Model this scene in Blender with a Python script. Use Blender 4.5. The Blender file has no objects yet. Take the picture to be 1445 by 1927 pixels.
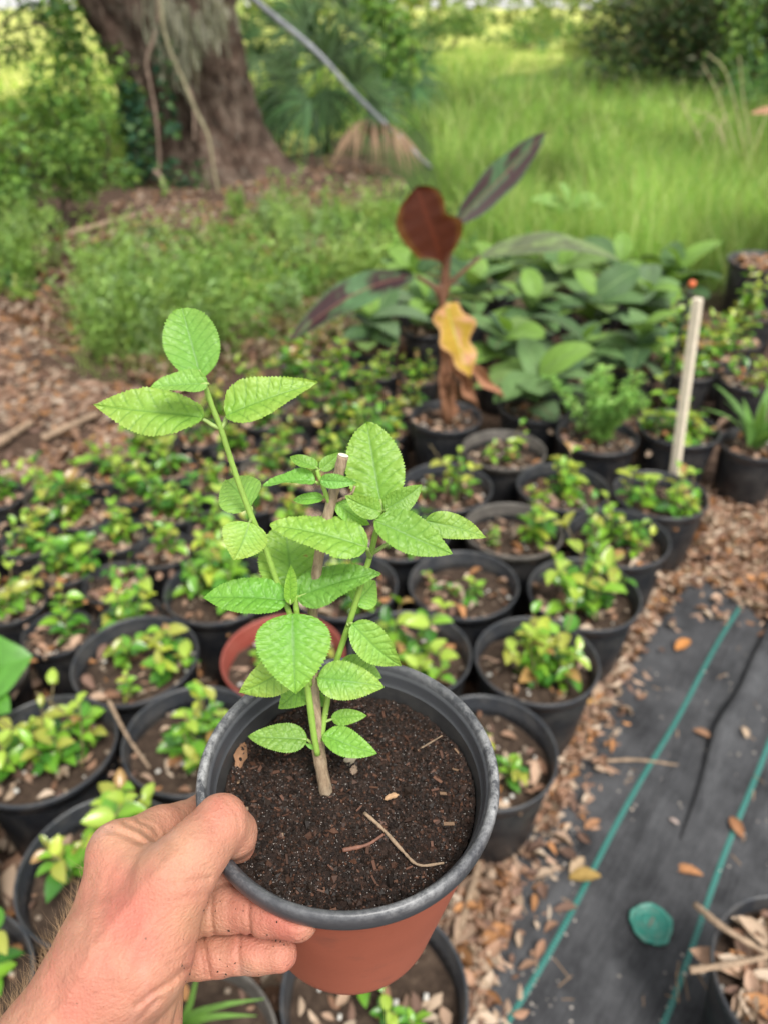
import bpy, math, random
import numpy as np
from mathutils import Vector, Matrix

random.seed(11)
RNG = np.random.default_rng(7)
scene = bpy.context.scene
COL = scene.collection
rad = math.radians

# ------------------------------------------------------------------ camera
PITCH = rad(33.6)
CAM_Z = 1.5
FPX, CX, CY = 1428.0, 722.5, 963.5
cam_d = bpy.data.cameras.new('camera')
cam = bpy.data.objects.new('camera', cam_d)
COL.objects.link(cam)
cam.location = (0, 0, CAM_Z)
cam.rotation_euler = (math.pi / 2 - PITCH, 0, 0)
cam_d.sensor_fit = 'VERTICAL'
cam_d.sensor_height = 36.0
cam_d.sensor_width = 27.0
cam_d.lens = FPX / 1927 * 36.0
cam_d.clip_start = 0.02
cam_d.clip_end = 2000
cam_d.dof.use_dof = True
cam_d.dof.focus_distance = 0.380
cam_d.dof.aperture_fstop = cam_d.lens / 3.9
scene.camera = cam

# ------------------------------------------------------------------ world, sun, exposure
SUN_EL, SUN_AZ = rad(60), rad(150)       # azimuth measured from +y towards +x
world = bpy.data.worlds.new('World')
scene.world = world
world.use_nodes = True
wn, wl = world.node_tree.nodes, world.node_tree.links
wn.clear()
w_out = wn.new('ShaderNodeOutputWorld')
w_bg = wn.new('ShaderNodeBackground')
w_sky = wn.new('ShaderNodeTexSky')
w_sky.sky_type = 'NISHITA'
w_sky.sun_disc = False
w_sky.sun_elevation = SUN_EL
w_sky.sun_rotation = SUN_AZ
w_sky.dust_density = 1.0
w_sky.air_density = 1.0
w_hs = wn.new('ShaderNodeHueSaturation')
w_hs.inputs['Saturation'].default_value = 0.10
wl.new(w_sky.outputs[0], w_hs.inputs['Color'])
w_tint = wn.new('ShaderNodeMix'); w_tint.data_type = 'RGBA'; w_tint.blend_type = 'MULTIPLY'; w_tint.inputs[0].default_value = 1.0
w_tint.inputs[7].default_value = (1.0, 0.99, 0.965, 1)       # thin bright overcast
wl.new(w_hs.outputs[0], w_tint.inputs[6])
wl.new(w_tint.outputs[2], w_bg.inputs[0])
w_bg.inputs[1].default_value = 0.095
wl.new(w_bg.outputs[0], w_out.inputs[0])

sun_d = bpy.data.lights.new('sun', 'SUN')
sun_d.energy = 1.5
sun_d.angle = rad(20)
sun_d.color = (1.0, 0.965, 0.91)
sun = bpy.data.objects.new('sun', sun_d)
COL.objects.link(sun)
sdir = Vector((math.sin(SUN_AZ) * math.cos(SUN_EL), math.cos(SUN_AZ) * math.cos(SUN_EL), math.sin(SUN_EL)))
sun.rotation_euler = sdir.to_track_quat('Z', 'Y').to_euler()
sun.location = sdir * 20

scene.view_settings.view_transform = 'Standard'
scene.view_settings.look = 'None'
scene.view_settings.gamma = 1.0
scene.view_settings.use_curve_mapping = False
scene.view_settings.exposure = 1.62
scene.render.engine = 'CYCLES'
scene.cycles.use_denoising = True
scene.cycles.max_bounces = 5
scene.cycles.transparent_max_bounces = 4
scene.cycles.sample_clamp_indirect = 6

# ------------------------------------------------------------------ pixel / space helpers
cp, sp = math.cos(PITCH), math.sin(PITCH)
CAMPOS = np.array([0, 0, CAM_Z])
RIGHT = np.array([1.0, 0, 0]); UP = np.array([0, sp, cp]); FWD = np.array([0, cp, -sp])


def c2w(c):
    c = np.asarray(c, float)
    return CAMPOS + c[..., 0:1] * RIGHT + c[..., 1:2] * UP + c[..., 2:3] * FWD


def PC(px, py, d):
    """photo pixel + measured distance -> point in the camera's axes"""
    return np.array([(px - CX) / FPX * d, -(py - CY) / FPX * d, d])


def P(px, py, d):
    return c2w(PC(px, py, d))


def G(px, py, z=0.0):
    """photo pixel -> point of the horizontal plane at height z"""
    px = np.asarray(px, float); py = np.asarray(py, float)
    dx = (px - CX) / FPX; dy = -(py - CY) / FPX
    d = dx[..., None] * RIGHT + dy[..., None] * UP + FWD
    t = (z - CAM_Z) / d[..., 2]
    return CAMPOS + d * t[..., None]


def in_poly(pts, poly):
    x, y = pts[:, 0], pts[:, 1]
    ins = np.zeros(len(pts), bool)
    n = len(poly); j = n - 1
    for i in range(n):
        xi, yi = poly[i]; xj, yj = poly[j]
        c = ((yi > y) != (yj > y)) & (x < (xj - xi) * (y - yi) / (yj - yi + 1e-12) + xi)
        ins ^= c; j = i
    return ins


def sample_poly(poly, n, rng=RNG):
    p = np.array(poly, float); lo, hi = p.min(0), p.max(0)
    out = []; got = 0
    while got < n:
        q = lo + rng.random((n * 2, 2)) * (hi - lo)
        q = q[in_poly(q, poly)]
        out.append(q); got += len(q)
    return np.concatenate(out)[:n]


def nrm(v):
    v = np.asarray(v, float)
    return v / (np.linalg.norm(v, axis=-1, keepdims=True) + 1e-12)


# ------------------------------------------------------------------ mesh helpers
def mesh_np(name, verts, faces, mat=None, tint=None, smooth=True, uv=None, matidx=None):
    """verts (N,3); faces: array (M,k) or list of such arrays"""
    verts = np.asarray(verts, np.float32)
    if isinstance(faces, np.ndarray):
        faces = [faces]
    faces = [np.asarray(f, np.int32) for f in faces if len(f)]
    me = bpy.data.meshes.new(name)
    me.vertices.add(len(verts)); me.vertices.foreach_set('co', verts.ravel())
    loops = np.concatenate([f.ravel() for f in faces])
    totals = np.concatenate([np.full(len(f), f.shape[1], np.int32) for f in faces])
    starts = np.concatenate([[0], np.cumsum(totals)[:-1]]).astype(np.int32)
    me.loops.add(len(loops)); me.loops.foreach_set('vertex_index', loops)
    me.polygons.add(len(totals))
    me.polygons.foreach_set('loop_start', starts)
    me.polygons.foreach_set('loop_total', totals)
    me.polygons.foreach_set('use_smooth', np.full(len(totals), smooth, bool))
    if matidx is not None:
        me.polygons.foreach_set('material_index', np.asarray(matidx, np.int32))
    if tint is not None:
        a = me.color_attributes.new('tint', 'FLOAT_COLOR', 'POINT')
        t = np.ones((len(verts), 4), np.float32); t[:, :3] = np.asarray(tint, np.float32)[:, :3]
        a.data.foreach_set('color', t.ravel())
    if uv is not None:
        l = me.uv_layers.new(name='UVMap')
        l.data.foreach_set('uv', np.asarray(uv, np.float32)[loops].ravel())
    if mat is not None:
        for m in (mat if isinstance(mat, (list, tuple)) else [mat]):
            me.materials.append(m)
    me.update(calc_edges=True)
    me.validate()
    return me


def ob(name, me, parent=None, loc=None, mw=None):
    o = bpy.data.objects.new(name, me)
    COL.objects.link(o)
    if parent is not None:
        o.parent = parent
    if loc is not None:
        o.location = loc
    if mw is not None:
        o.matrix_basis = mw
    return o


def thing(name, loc, label, cat, group=None, rotz=0.0):
    o = bpy.data.objects.new(name, None)
    o.empty_display_size = 0.05
    COL.objects.link(o)
    o.location = loc
    o.rotation_euler = (0, 0, rotz)
    return tag(o, label, cat, group)


def tag(o, label=None, cat=None, group=None, kind=None):
    if label: o['label'] = label
    if cat: o['category'] = cat
    if group: o['group'] = group
    if kind: o['kind'] = kind
    return o


def instances(tv, tf, M, T, tint=None):
    """copy a template (tv, tf) by rotation-scales M (N,3,3) and offsets T (N,3) into one vertex soup"""
    n, k = len(T), len(tv)
    V = (np.einsum('nij,kj->nki', M, tv) + T[:, None]).reshape(-1, 3)
    Fs = (np.asarray(tf)[None] + (np.arange(n) * k)[:, None, None]).reshape(-1, np.asarray(tf).shape[1])
    C = None if tint is None else np.repeat(tint, k, 0)
    return V, Fs, C


def frames(axis, normal, L, W, Hh=None):
    """columns: along axis * L, across * W, normal * H"""
    a = nrm(axis); n = nrm(normal - (normal * a).sum(-1, keepdims=True) * a); b = np.cross(n, a)
    L = np.broadcast_to(np.asarray(L, float), (len(a),)); W = np.broadcast_to(np.asarray(W, float), (len(a),))
    Hh = L if Hh is None else np.broadcast_to(Hh, (len(a),))
    return np.stack([a * L[:, None], b * W[:, None], n * Hh[:, None]], axis=2)


def leaf_template(nt=4, fold=0.18, droop=0.15, pw=0.8, rnd=1.0):
    """simple oval leaf, x along 0..1, y across -0.5..0.5, z up; 3 columns"""
    v = []; f = []
    for i in range(nt + 1):
        t = i / nt
        w = math.sin(math.pi * min(1, max(0, t)) ** pw) ** rnd * 0.5 if 0 < t < 1 else 0.0
        z = -droop * t * t
        for s in (-1, 0, 1):
            v.append((t, s * w, z + abs(s) * w * fold * 2))
    for i in range(nt):
        for s in range(2):
            a = i * 3 + s
            f.append((a, a + 1, a + 4, a + 3))
    return np.array(v), np.array(f)


def tube(path, radii, seg=8, cap=True):
    path = np.asarray(path, float); n = len(path)
    radii = np.broadcast_to(np.asarray(radii, float), (n,))
    tang = nrm(np.gradient(path, axis=0))
    ref = np.array([0, 0, 1.0]) if abs(tang[0][2]) < 0.9 else np.array([1.0, 0, 0])
    V = []; u = nrm(np.cross(tang[0], ref))
    ang = np.arange(seg) / seg * 2 * math.pi
    for i in range(n):
        u = nrm(u - (u @ tang[i]) * tang[i]); w = np.cross(tang[i], u)
        V.append(path[i] + radii[i] * (np.cos(ang)[:, None] * u + np.sin(ang)[:, None] * w))
    V = np.concatenate(V); Fq = []
    for i in range(n - 1):
        for j in range(seg):
            a = i * seg + j; b = i * seg + (j + 1) % seg
            Fq.append((a, b, b + seg, a + seg))
    Fq = np.array(Fq)
    if cap:
        V = np.concatenate([V, path[:1], path[-1:]])
        k = n * seg
        tr = [(k, (j + 1) % seg, j) for j in range(seg)] + [(k + 1, (n - 1) * seg + j, (n - 1) * seg + (j + 1) % seg) for j in range(seg)]
        return V, Fq, np.array(tr)
    return V, Fq, np.zeros((0, 3), int)


def join(parts):
    """parts: list of (V, F...) with one or more face arrays -> V, [quads], [tris]"""
    V = []; Q = []; T = []; o = 0
    for p in parts:
        V.append(p[0])
        for f in p[1:]:
            if len(f) == 0: continue
            (Q if f.shape[1] == 4 else T).append(np.asarray(f) + o)
        o += len(p[0])
    fs = []
    if Q: fs.append(np.concatenate(Q))
    if T: fs.append(np.concatenate(T))
    return np.concatenate(V), fs


def smooth_path(pts, n=24):
    pts = np.asarray(pts, float)
    k = len(pts)
    if k < 3:
        t = np.linspace(0, 1, n)[:, None]
        return pts[0] * (1 - t) + pts[-1] * t
    P_ = np.concatenate([[2 * pts[0] - pts[1]], pts, [2 * pts[-1] - pts[-2]]])
    out = []
    for s in np.linspace(0, k - 1 - 1e-6, n):
        i = int(s); f = s - i
        a, b, c, d = P_[i], P_[i + 1], P_[i + 2], P_[i + 3]
        out.append(0.5 * (2 * b + (c - a) * f + (2 * a - 5 * b + 4 * c - d) * f * f + (3 * b - a - 3 * c + d) * f ** 3))
    return np.array(out)


def lathe(prof, seg=56):
    prof = np.array(prof, float); n = len(prof)
    a = np.arange(seg) / seg * 2 * math.pi
    V = np.stack([prof[:, 0][:, None] * np.cos(a), prof[:, 0][:, None] * np.sin(a), np.repeat(prof[:, 1][:, None], seg, 1)], 2).reshape(-1, 3)
    i, j = np.meshgrid(np.arange(n - 1), np.arange(seg), indexing='ij')
    j2 = (j + 1) % seg
    Fq = np.stack([i * seg + j, i * seg + j2, (i + 1) * seg + j2, (i + 1) * seg + j], -1).reshape(-1, 4)
    return V, Fq


def vnoise(p, freq, seed=0):
    """cheap smooth value noise on points (N,3)"""
    p = np.asarray(p, float) * freq + seed * 17.31
    i = np.floor(p).astype(np.int64); f = p - i; f = f * f * (3 - 2 * f)
    def h(a):
        x = (a[..., 0] * 73856093) ^ (a[..., 1] * 19349663) ^ (a[..., 2] * 83492791)
        x = (x ^ (x >> 13)) * 1274126177 & 0x7fffffff
        return (x & 0xffff) / 65535.0
    r = 0
    for dx in (0, 1):
        for dy in (0, 1):
            for dz in (0, 1):
                w = (f[..., 0] if dx else 1 - f[..., 0]) * (f[..., 1] if dy else 1 - f[..., 1]) * (f[..., 2] if dz else 1 - f[..., 2])
                r = r + w * h(i + np.array([dx, dy, dz]))
    return r * 2 - 1


# ------------------------------------------------------------------ materials
class NT:
    def __init__(s, name):
        s.m = bpy.data.materials.new(name); s.m.use_nodes = True
        s.n, s.l = s.m.node_tree.nodes, s.m.node_tree.links
        s.n.clear()
        s.out = s.n.new('ShaderNodeOutputMaterial')
        s.b = s.n.new('ShaderNodeBsdfPrincipled')
        s.l.new(s.b.outputs[0], s.out.inputs[0])

    def new(s, t, **kw):
        x = s.n.new(t)
        for k, v in kw.items(): setattr(x, k, v)
        return x

    def set(s, **kw):
        for k, v in kw.items():
            i = s.b.inputs[k.replace('_', ' ')]
            if hasattr(v, 'is_output'): s.l.new(v, i)
            else: i.default_value = v

    def noise(s, scale, detail=4, rough=0.6, vec=None):
        x = s.new('ShaderNodeTexNoise')
        x.inputs['Scale'].default_value = scale; x.inputs['Detail'].default_value = detail; x.inputs['Roughness'].default_value = rough
        if vec is not None: s.l.new(vec, x.inputs['Vector'])
        return x

    def ramp(s, fac, stops):
        r = s.new('ShaderNodeValToRGB')
        while len(r.color_ramp.elements) < len(stops): r.color_ramp.elements.new(0.5)
        for e, (p, c) in zip(r.color_ramp.elements, stops):
            e.position = p; e.color = (*c, 1) if len(c) == 3 else c
        s.l.new(fac, r.inputs[0])
        return r.outputs[0]

    def mix(s, fac, a, b, mode='MIX'):
        x = s.new('ShaderNodeMix', data_type='RGBA', blend_type=mode)
        for i, v in ((0, fac), (6, a), (7, b)):
            if hasattr(v, 'is_output'): s.l.new(v, x.inputs[i])
            elif isinstance(v, (int, float)): x.inputs[i].default_value = v
            else: x.inputs[i].default_value = (*v, 1)
        return x.outputs[2]

    def math(s, op, a, b=0.0, c=0.0):
        x = s.new('ShaderNodeMath', operation=op)
        for i, v in enumerate((a, b, c)):
            if hasattr(v, 'is_output'): s.l.new(v, x.inputs[i])
            else: x.inputs[i].default_value = v
        return x.outputs[0]

    def bump(s, h, strength=0.5, dist=0.002, prev=None):
        x = s.new('ShaderNodeBump')
        x.inputs['Strength'].default_value = strength; x.inputs['Distance'].default_value = dist
        s.l.new(h, x.inputs['Height'])
        if prev is not None: s.l.new(prev, x.inputs['Normal'])
        return x.outputs[0]

    def coord(s, what='Object'):
        return s.new('ShaderNodeTexCoord').outputs[what]

    def attr(s, name):
        return s.new('ShaderNodeAttribute', attribute_name=name).outputs['Color']

    def translucent(s, col, fac, normal=None):
        t = s.new('ShaderNodeBsdfTranslucent')
        if hasattr(col, 'is_output'): s.l.new(col, t.inputs[0])
        else: t.inputs[0].default_value = (*col, 1)
        if normal is not None: s.l.new(normal, t.inputs['Normal'])
        mx = s.new('ShaderNodeMixShader'); mx.inputs[0].default_value = fac
        s.l.new(s.b.outputs[0], mx.inputs[1]); s.l.new(t.outputs[0], mx.inputs[2]); s.l.new(mx.outputs[0], s.out.inputs[0])


def mat_simple(name, col, rough=0.6, var=0.25, scale=20, bump=0.0, bscale=80, spec=0.5):
    n = NT(name); c = n.coord()
    no = n.noise(scale, 5, 0.65, c)
    dark = tuple(x * (1 - var) for x in col); light = tuple(min(1, x * (1 + var)) for x in col)
    n.set(Base_Color=n.ramp(no.outputs[0], [(0.3, dark), (0.7, light)]), Roughness=rough, Specular_IOR_Level=spec)
    if bump:
        n.set(Normal=n.bump(n.noise(bscale, 4, 0.7, c).outputs[0], bump, 0.003))
    return n.m


def mat_foliage(name, trans=0.3, rough=0.45, spec=0.4, bscale=0):
    n = NT(name); a = n.attr('tint'); c = n.coord()
    no = n.noise(60, 2, 0.5, c)
    col = n.mix(0.35, a, n.mix(no.outputs[0], (0.6, 0.62, 0.55), (1.5, 1.45, 1.4)), 'MULTIPLY')
    col = n.mix(0.6, a, col)
    n.set(Base_Color=col, Roughness=rough, Specular_IOR_Level=spec)
    tcol = n.mix(1.0, col, (1.25, 1.2, 0.55), 'MULTIPLY')
    n.translucent(tcol, trans)
    return n.m


M_FOL = mat_foliage('foliage', 0.34, 0.5, 0.3)
M_GLOSSY = mat_foliage('glossy_leaf', 0.28, 0.26, 0.6)
M_GRASS = mat_foliage('grass_blade', 0.4, 0.65, 0.1)
M_DRY = mat_foliage('dry_leaf', 0.12, 0.75, 0.2)
M_BANANA = mat_foliage('banana_leaf', 0.3, 0.55, 0.25)


def mat_pot(name, col, rough, dust, dustcol=(0.30, 0.27, 0.23), ribs=True, dustrough=0.8):
    n = NT(name); c = n.coord()
    no = n.noise(14, 6, 0.7, c)
    fac = n.math('MULTIPLY', n.ramp(no.outputs[0], [(0.42, (0, 0, 0)), (0.72, (1, 1, 1))]), dust)
    n2 = n.noise(160, 3, 0.7, c)
    n.set(Base_Color=n.mix(fac, col, dustcol), Roughness=n.math('ADD', n.math('MULTIPLY', fac, 0.4), rough), Specular_IOR_Level=0.5)
    n.set(Normal=n.bump(n2.outputs[0], 0.12, 0.001))
    return n.m


M_POT = mat_pot('black_nursery_plastic', (0.008, 0.009, 0.0115), 0.4, 0.12)
M_POT_RIM = mat_pot('black_rim_sky_sheen', (0.027, 0.03, 0.036), 0.36, 0.2)  # greyer than the wall: sky reflection put into the rim colour
M_POT_GREY = mat_pot('weathered_grey_rim', (0.07, 0.063, 0.056), 0.55, 0.5)
M_POT_RED = mat_pot('terracotta_plastic', (0.25, 0.055, 0.04), 0.45, 0.2, (0.42, 0.22, 0.16))


def mat_soil(name, a, b, c3, scale=60):
    n = NT(name); c = n.coord()
    no = n.noise(scale, 8, 0.75, c); n2 = n.noise(scale * 4, 4, 0.7, c)
    n.set(Base_Color=n.ramp(no.outputs[0], [(0.3, a), (0.52, b), (0.72, c3)]), Roughness=0.85, Specular_IOR_Level=0.25)
    n.set(Normal=n.bump(n2.outputs[0], 0.8, 0.006))
    return n.m


M_SOIL_OLD = mat_soil('old_potting_soil', (0.02, 0.0125, 0.0085), (0.055, 0.036, 0.025), (0.115, 0.08, 0.057), 45)


def mat_ground():
    n = NT('ground_litter_soil'); c = n.coord()
    big = n.noise(0.9, 5, 0.6, c); fine = n.noise(26, 8, 0.75, c); vor = n.new('ShaderNodeTexVoronoi'); vor.inputs['Scale'].default_value = 22
    n.l.new(c, vor.inputs['Vector'])
    brown = n.ramp(fine.outputs[0], [(0.3, (0.02, 0.013, 0.009)), (0.5, (0.08, 0.05, 0.035)), (0.72, (0.19, 0.125, 0.09))])
    green = n.ramp(fine.outputs[0], [(0.3, (0.02, 0.035, 0.01)), (0.55, (0.06, 0.1, 0.025)), (0.75, (0.12, 0.15, 0.05))])
    sep = n.new('ShaderNodeSeparateXYZ'); n.l.new(c, sep.inputs[0])
    # grass side of the clearing: right of the pots and further back
    s = n.math('ADD', n.math('MULTIPLY', sep.outputs[0], 0.55), n.math('MULTIPLY', sep.outputs[1], 0.10))
    s = n.math('ADD', s, n.math('MULTIPLY', big.outputs[0], 0.9))
    fac = n.ramp(n.math('SUBTRACT', s, 1.0), [(0.1, (0, 0, 0)), (0.45, (1, 1, 1))])
    far = n.new('ShaderNodeMapRange'); far.inputs[1].default_value = 4.3; far.inputs[2].default_value = 5.5
    n.l.new(sep.outputs[1], far.inputs[0])
    fac = n.math('MULTIPLY', fac, far.outputs[0])
    n.set(Base_Color=n.mix(fac, brown, green), Roughness=0.95, Specular_IOR_Level=0.15)
    h = n.math('ADD', fine.outputs[0], n.math('MULTIPLY', vor.outputs['Distance'], 0.6))
    n.set(Normal=n.bump(h, 0.9, 0.02))
    return n.m


# ------------------------------------------------------------------ the setting
def sheet(name, x0, x1, y0, y1, nx, ny, zf, mat):
    xs = np.linspace(x0, x1, nx + 1); ys = np.linspace(y0, y1, ny + 1)
    X, Y = np.meshgrid(xs, ys)
    V = np.stack([X.ravel(), Y.ravel(), np.zeros(X.size)], 1); V[:, 2] = zf(V)
    i, j = np.meshgrid(np.arange(ny), np.arange(nx), indexing='ij'); a = i * (nx + 1) + j
    Fq = np.stack([a, a + 1, a + nx + 2, a + nx + 1], -1).reshape(-1, 4)
    return mesh_np(name, V, Fq, mat)


tag(ob('ground', sheet('ground', -4000, 4000, -20, 6000, 60, 60, lambda v: 0 * v[:, 0], mat_ground())), kind='structure')


def mat_field():
    n = NT('painted_sun_meadow'); c = n.coord()
    a = n.noise(0.35, 5, 0.6, c); b = n.noise(5, 6, 0.7, c)
    col = n.ramp(a.outputs[0], [(0.3, (0.30, 0.36, 0.08)), (0.5, (0.46, 0.50, 0.13)), (0.7, (0.62, 0.56, 0.26))])  # pale tones stand in for full sun on the field
    col = n.mix(0.35, col, n.ramp(b.outputs[0], [(0.3, (0.5, 0.6, 0.4)), (0.7, (1.3, 1.2, 1.1))]), 'MULTIPLY')
    n.set(Base_Color=col, Roughness=0.95, Specular_IOR_Level=0.1, Normal=n.bump(b.outputs[0], 0.6, 0.15))
    return n.m


# meadow with its sunlit brightness put into the colour, and an uneven near edge
xs = np.linspace(-400, 400, 161)
xs = np.sign(xs) * (np.abs(xs) / 400) ** 2.2 * 400
edge = 14.2 + 1.2 * np.sin(xs * 0.9) + 0.7 * np.sin(xs * 2.3 + 1) + np.clip(xs, -1, 9) * 2.6
V = np.concatenate([np.stack([xs, edge, np.full_like(xs, 0.006)], 1), np.stack([xs, np.full_like(xs, 60.0), np.full_like(xs, 0.006)], 1), np.stack([xs * 9, np.full_like(xs, 5500.0), np.full_like(xs, 0.006)], 1)])
k = len(xs); i = np.arange(k - 1)
Fq = np.concatenate([np.stack([i, i + 1, i + 1 + k, i + k], 1), np.stack([i + k, i + 1 + k, i + 1 + 2 * k, i + 2 * k], 1)])
tag(ob('field', mesh_np('field', V, Fq, mat_field())), kind='structure')


# ------------------------------------------------------------------ weed fabric and the leaf strip
FO = G(950, 1927)[:2]
FU = nrm(G(1390, 1150)[:2] - FO)            # along the woven lines
FV = np.array([FU[1], -FU[0]])              # to the right of them


def fab_z(u, v):
    z = 0.008 + 0.004 * np.sin(u * 3.1 + v * 2) * np.sin(v * 7 + 1.0)
    fd = v - 0.135 - 0.012 * np.sin(u * 4) - 0.004 * np.sin(u * 13)
    z += 0.004 * np.exp(-(fd / np.where(fd < 0, 0.022, 0.0065)) ** 2) * np.clip((u - 0.42) * 3, 0, 1) * (0.75 + 0.25 * np.sin(u * 8))      # long fold between the lines
    z += 0.004 * np.exp(-((v - 0.10 - 0.03 * u) / 0.012) ** 2) * np.clip((0.55 - u) * 3, 0, 1)
    z += 0.003 * np.exp(-((v - 0.17 + 0.05 * u) / 0.010) ** 2) * np.clip((0.35 - u) * 3, 0, 1)
    z += 0.012 * np.exp(-(((u - 0.40) / 0.10) ** 2 + ((v - 0.13) / 0.07) ** 2))
    z += 0.003 * np.sin(u * 21 + 6 * np.sin(v * 9)) * np.exp(-((v - 0.3) / 0.25) ** 2)
    z += 0.006 * np.exp(-((v + 0.05 - 0.06 * u) / 0.008) ** 2) * np.clip((0.7 - u) * 2, 0, 1) + 0.005 * np.exp(-((v - 0.075 + 0.04 * u) / 0.007) ** 2) * np.clip((u - 0.1) * 2, 0, 1)
    p3 = np.stack(np.broadcast_arrays(u * 2.0, v * 9.0, 0 * u), -1)
    z += 0.004 * np.abs(vnoise(p3, 2.2, 3))
    return z


def fab_pt(u, v, dz=0.0):
    xy = FO + np.multiply.outer(np.asarray(u, float), FU) + np.multiply.outer(np.asarray(v, float), FV)
    return np.concatenate([xy, (fab_z(np.asarray(u, float), np.asarray(v, float)) + dz)[..., None]], -1)


def mat_fabric():
    n = NT('woven_weed_fabric'); uv = n.new('ShaderNodeUVMap').outputs[0]
    sep = n.new('ShaderNodeSeparateXYZ'); n.l.new(uv, sep.inputs[0])
    su = n.math('SINE', n.math('MULTIPLY', sep.outputs[0], 2 * math.pi / 0.0052))
    sv = n.math('SINE', n.math('MULTIPLY', sep.outputs[1], 2 * math.pi / 0.0030))
    w = n.math('MULTIPLY', su, sv)
    st = n.new('ShaderNodeMapping'); st.inputs['Scale'].default_value = (3, 40, 1); n.l.new(uv, st.inputs[0])
    dust = n.noise(4, 8, 0.75, st.outputs[0]); big = n.noise(6, 7, 0.7, uv); sp_ = n.noise(90, 3, 0.8, uv)
    f = n.math('MULTIPLY', n.ramp(big.outputs[0], [(0.36, (0.06, 0.06, 0.06)), (0.75, (1, 1, 1))]), 0.6)
    f = n.math('ADD', f, n.math('MULTIPLY', n.ramp(dust.outputs[0], [(0.45, (0, 0, 0)), (0.8, (1, 1, 1))]), 0.35))
    f = n.math('ADD', f, n.math('MULTIPLY', n.ramp(sp_.outputs[0], [(0.66, (0, 0, 0)), (0.74, (1, 1, 1))]), 0.35))
    base = n.mix(n.ramp(w, [(0.0, (0, 0, 0)), (1.0, (1, 1, 1))]), (0.009, 0.0095, 0.0115), (0.024, 0.025, 0.029))
    n.set(Base_Color=n.mix(n.math('MULTIPLY', f, 0.85), base, (0.17, 0.172, 0.18)), Roughness=0.6, Specular_IOR_Level=0.3, Normal=n.bump(w, 0.6, 0.0008, n.bump(n.noise(14, 5, 0.6, st.outputs[0]).outputs[0], 0.5, 0.01)))
    return n.m


us = np.arange(-0.7, 1.62, 0.011); vs = np.arange(-0.165, 1.5, 0.009)
Ug, Vg = np.meshgrid(us, vs, indexing='ij')
Vw = fab_pt(Ug, Vg).reshape(-1, 3)
a = (np.arange(len(us) - 1)[:, None] * len(vs) + np.arange(len(vs) - 1)[None]).ravel()
Fq = np.stack([a, a + 1, a + len(vs) + 1, a + len(vs)], 1)[:, ::-1]
fabric = tag(ob('weed_fabric_path', mesh_np('weed_fabric', Vw, Fq, mat_fabric(), uv=np.stack([Ug.ravel(), Vg.ravel()], 1))), 'black woven ground cover fabric with teal lines', kind='structure')


# a tucked fold whose lip curls over and shades its own cavity
u = np.linspace(0.40, 1.55, 160)
grow = np.clip((u - 0.40) * 2.2, 0.02, 1) * np.clip((1.57 - u) * 6, 0.1, 1) * (0.8 + 0.25 * np.sin(u * 9) + 0.12 * np.sin(u * 23))
vc = 0.128 + 0.012 * np.sin(u * 4) + 0.004 * np.sin(u * 13)
cross = [(0.020, -0.006), (0.008, 0.006), (0.002, 0.016), (-0.010, 0.024), (-0.024, 0.026), (-0.034, 0.021), (-0.033, 0.018)]
rows = [np.concatenate([FO + np.multiply.outer(u, FU) + np.multiply.outer(vc + a_ * (0.6 + 0.4 * grow), FV), (0.010 + h_ * grow)[:, None]], 1) for a_, h_ in cross]
Vf_ = np.stack(rows, 1).reshape(-1, 3); nc_ = len(cross)
a = (np.arange(len(u) - 1)[:, None] * nc_ + np.arange(nc_ - 1)[None]).ravel()
ob('fold', mesh_np('fold', Vf_, np.stack([a, a + 1, a + nc_ + 1, a + nc_], 1), fabric.data.materials[0], uv=np.stack([np.repeat(u, nc_), np.tile([c_[0] for c_ in cross], len(u)) + 0.13], 1)), fabric)


def mat_teal():
    n = NT('teal_woven_line'); uv = n.new('ShaderNodeUVMap').outputs[0]
    sep = n.new('ShaderNodeSeparateXYZ'); n.l.new(uv, sep.inputs[0])
    w = n.math('SINE', n.math('MULTIPLY', sep.outputs[0], 2 * math.pi / 0.008))
    d = n.noise(30, 5, 0.7, uv)
    c = n.mix(n.ramp(w, [(0.2, (0, 0, 0)), (0.8, (1, 1, 1))]), (0.014, 0.10, 0.085), (0.03, 0.20, 0.165))
    c = n.mix(n.ramp(d.outputs[0], [(0.58, (0, 0, 0)), (0.8, (0.6, 0.6, 0.6))]), c, (0.25, 0.3, 0.27))
    n.set(Base_Color=c, Roughness=0.5, Normal=n.bump(w, 0.5, 0.001))
    return n.m


M_TEAL = mat_teal()
for v0, amp in ((0.0, 0.004), (0.21, 0.010), (0.445, 0.005), (0.68, 0.004)):
    u = np.linspace(-0.69, 1.60, 420)
    vc = v0 + amp * np.sin(u * 3.3 + 1.2) + 0.003 * np.sin(u * 9)
    w = 0.0053
    cols = [fab_pt(u, vc + s * w, 0.0012 + (0.001 if s == 0 else 0)) for s in (-1, 0, 1)]
    Vw = np.stack(cols, 1).reshape(-1, 3)
    a = (np.arange(len(u) - 1)[:, None] * 3 + np.arange(2)[None]).ravel()
    Fq = np.stack([a, a + 1, a + 4, a + 3], 1)[:, ::-1]
    uvv = np.stack([np.repeat(u, 3), np.tile([-w, 0, w], len(u))], 1)
    ob('woven_line', mesh_np('woven_line', Vw, Fq, M_TEAL, uv=uvv), fabric)

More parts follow.
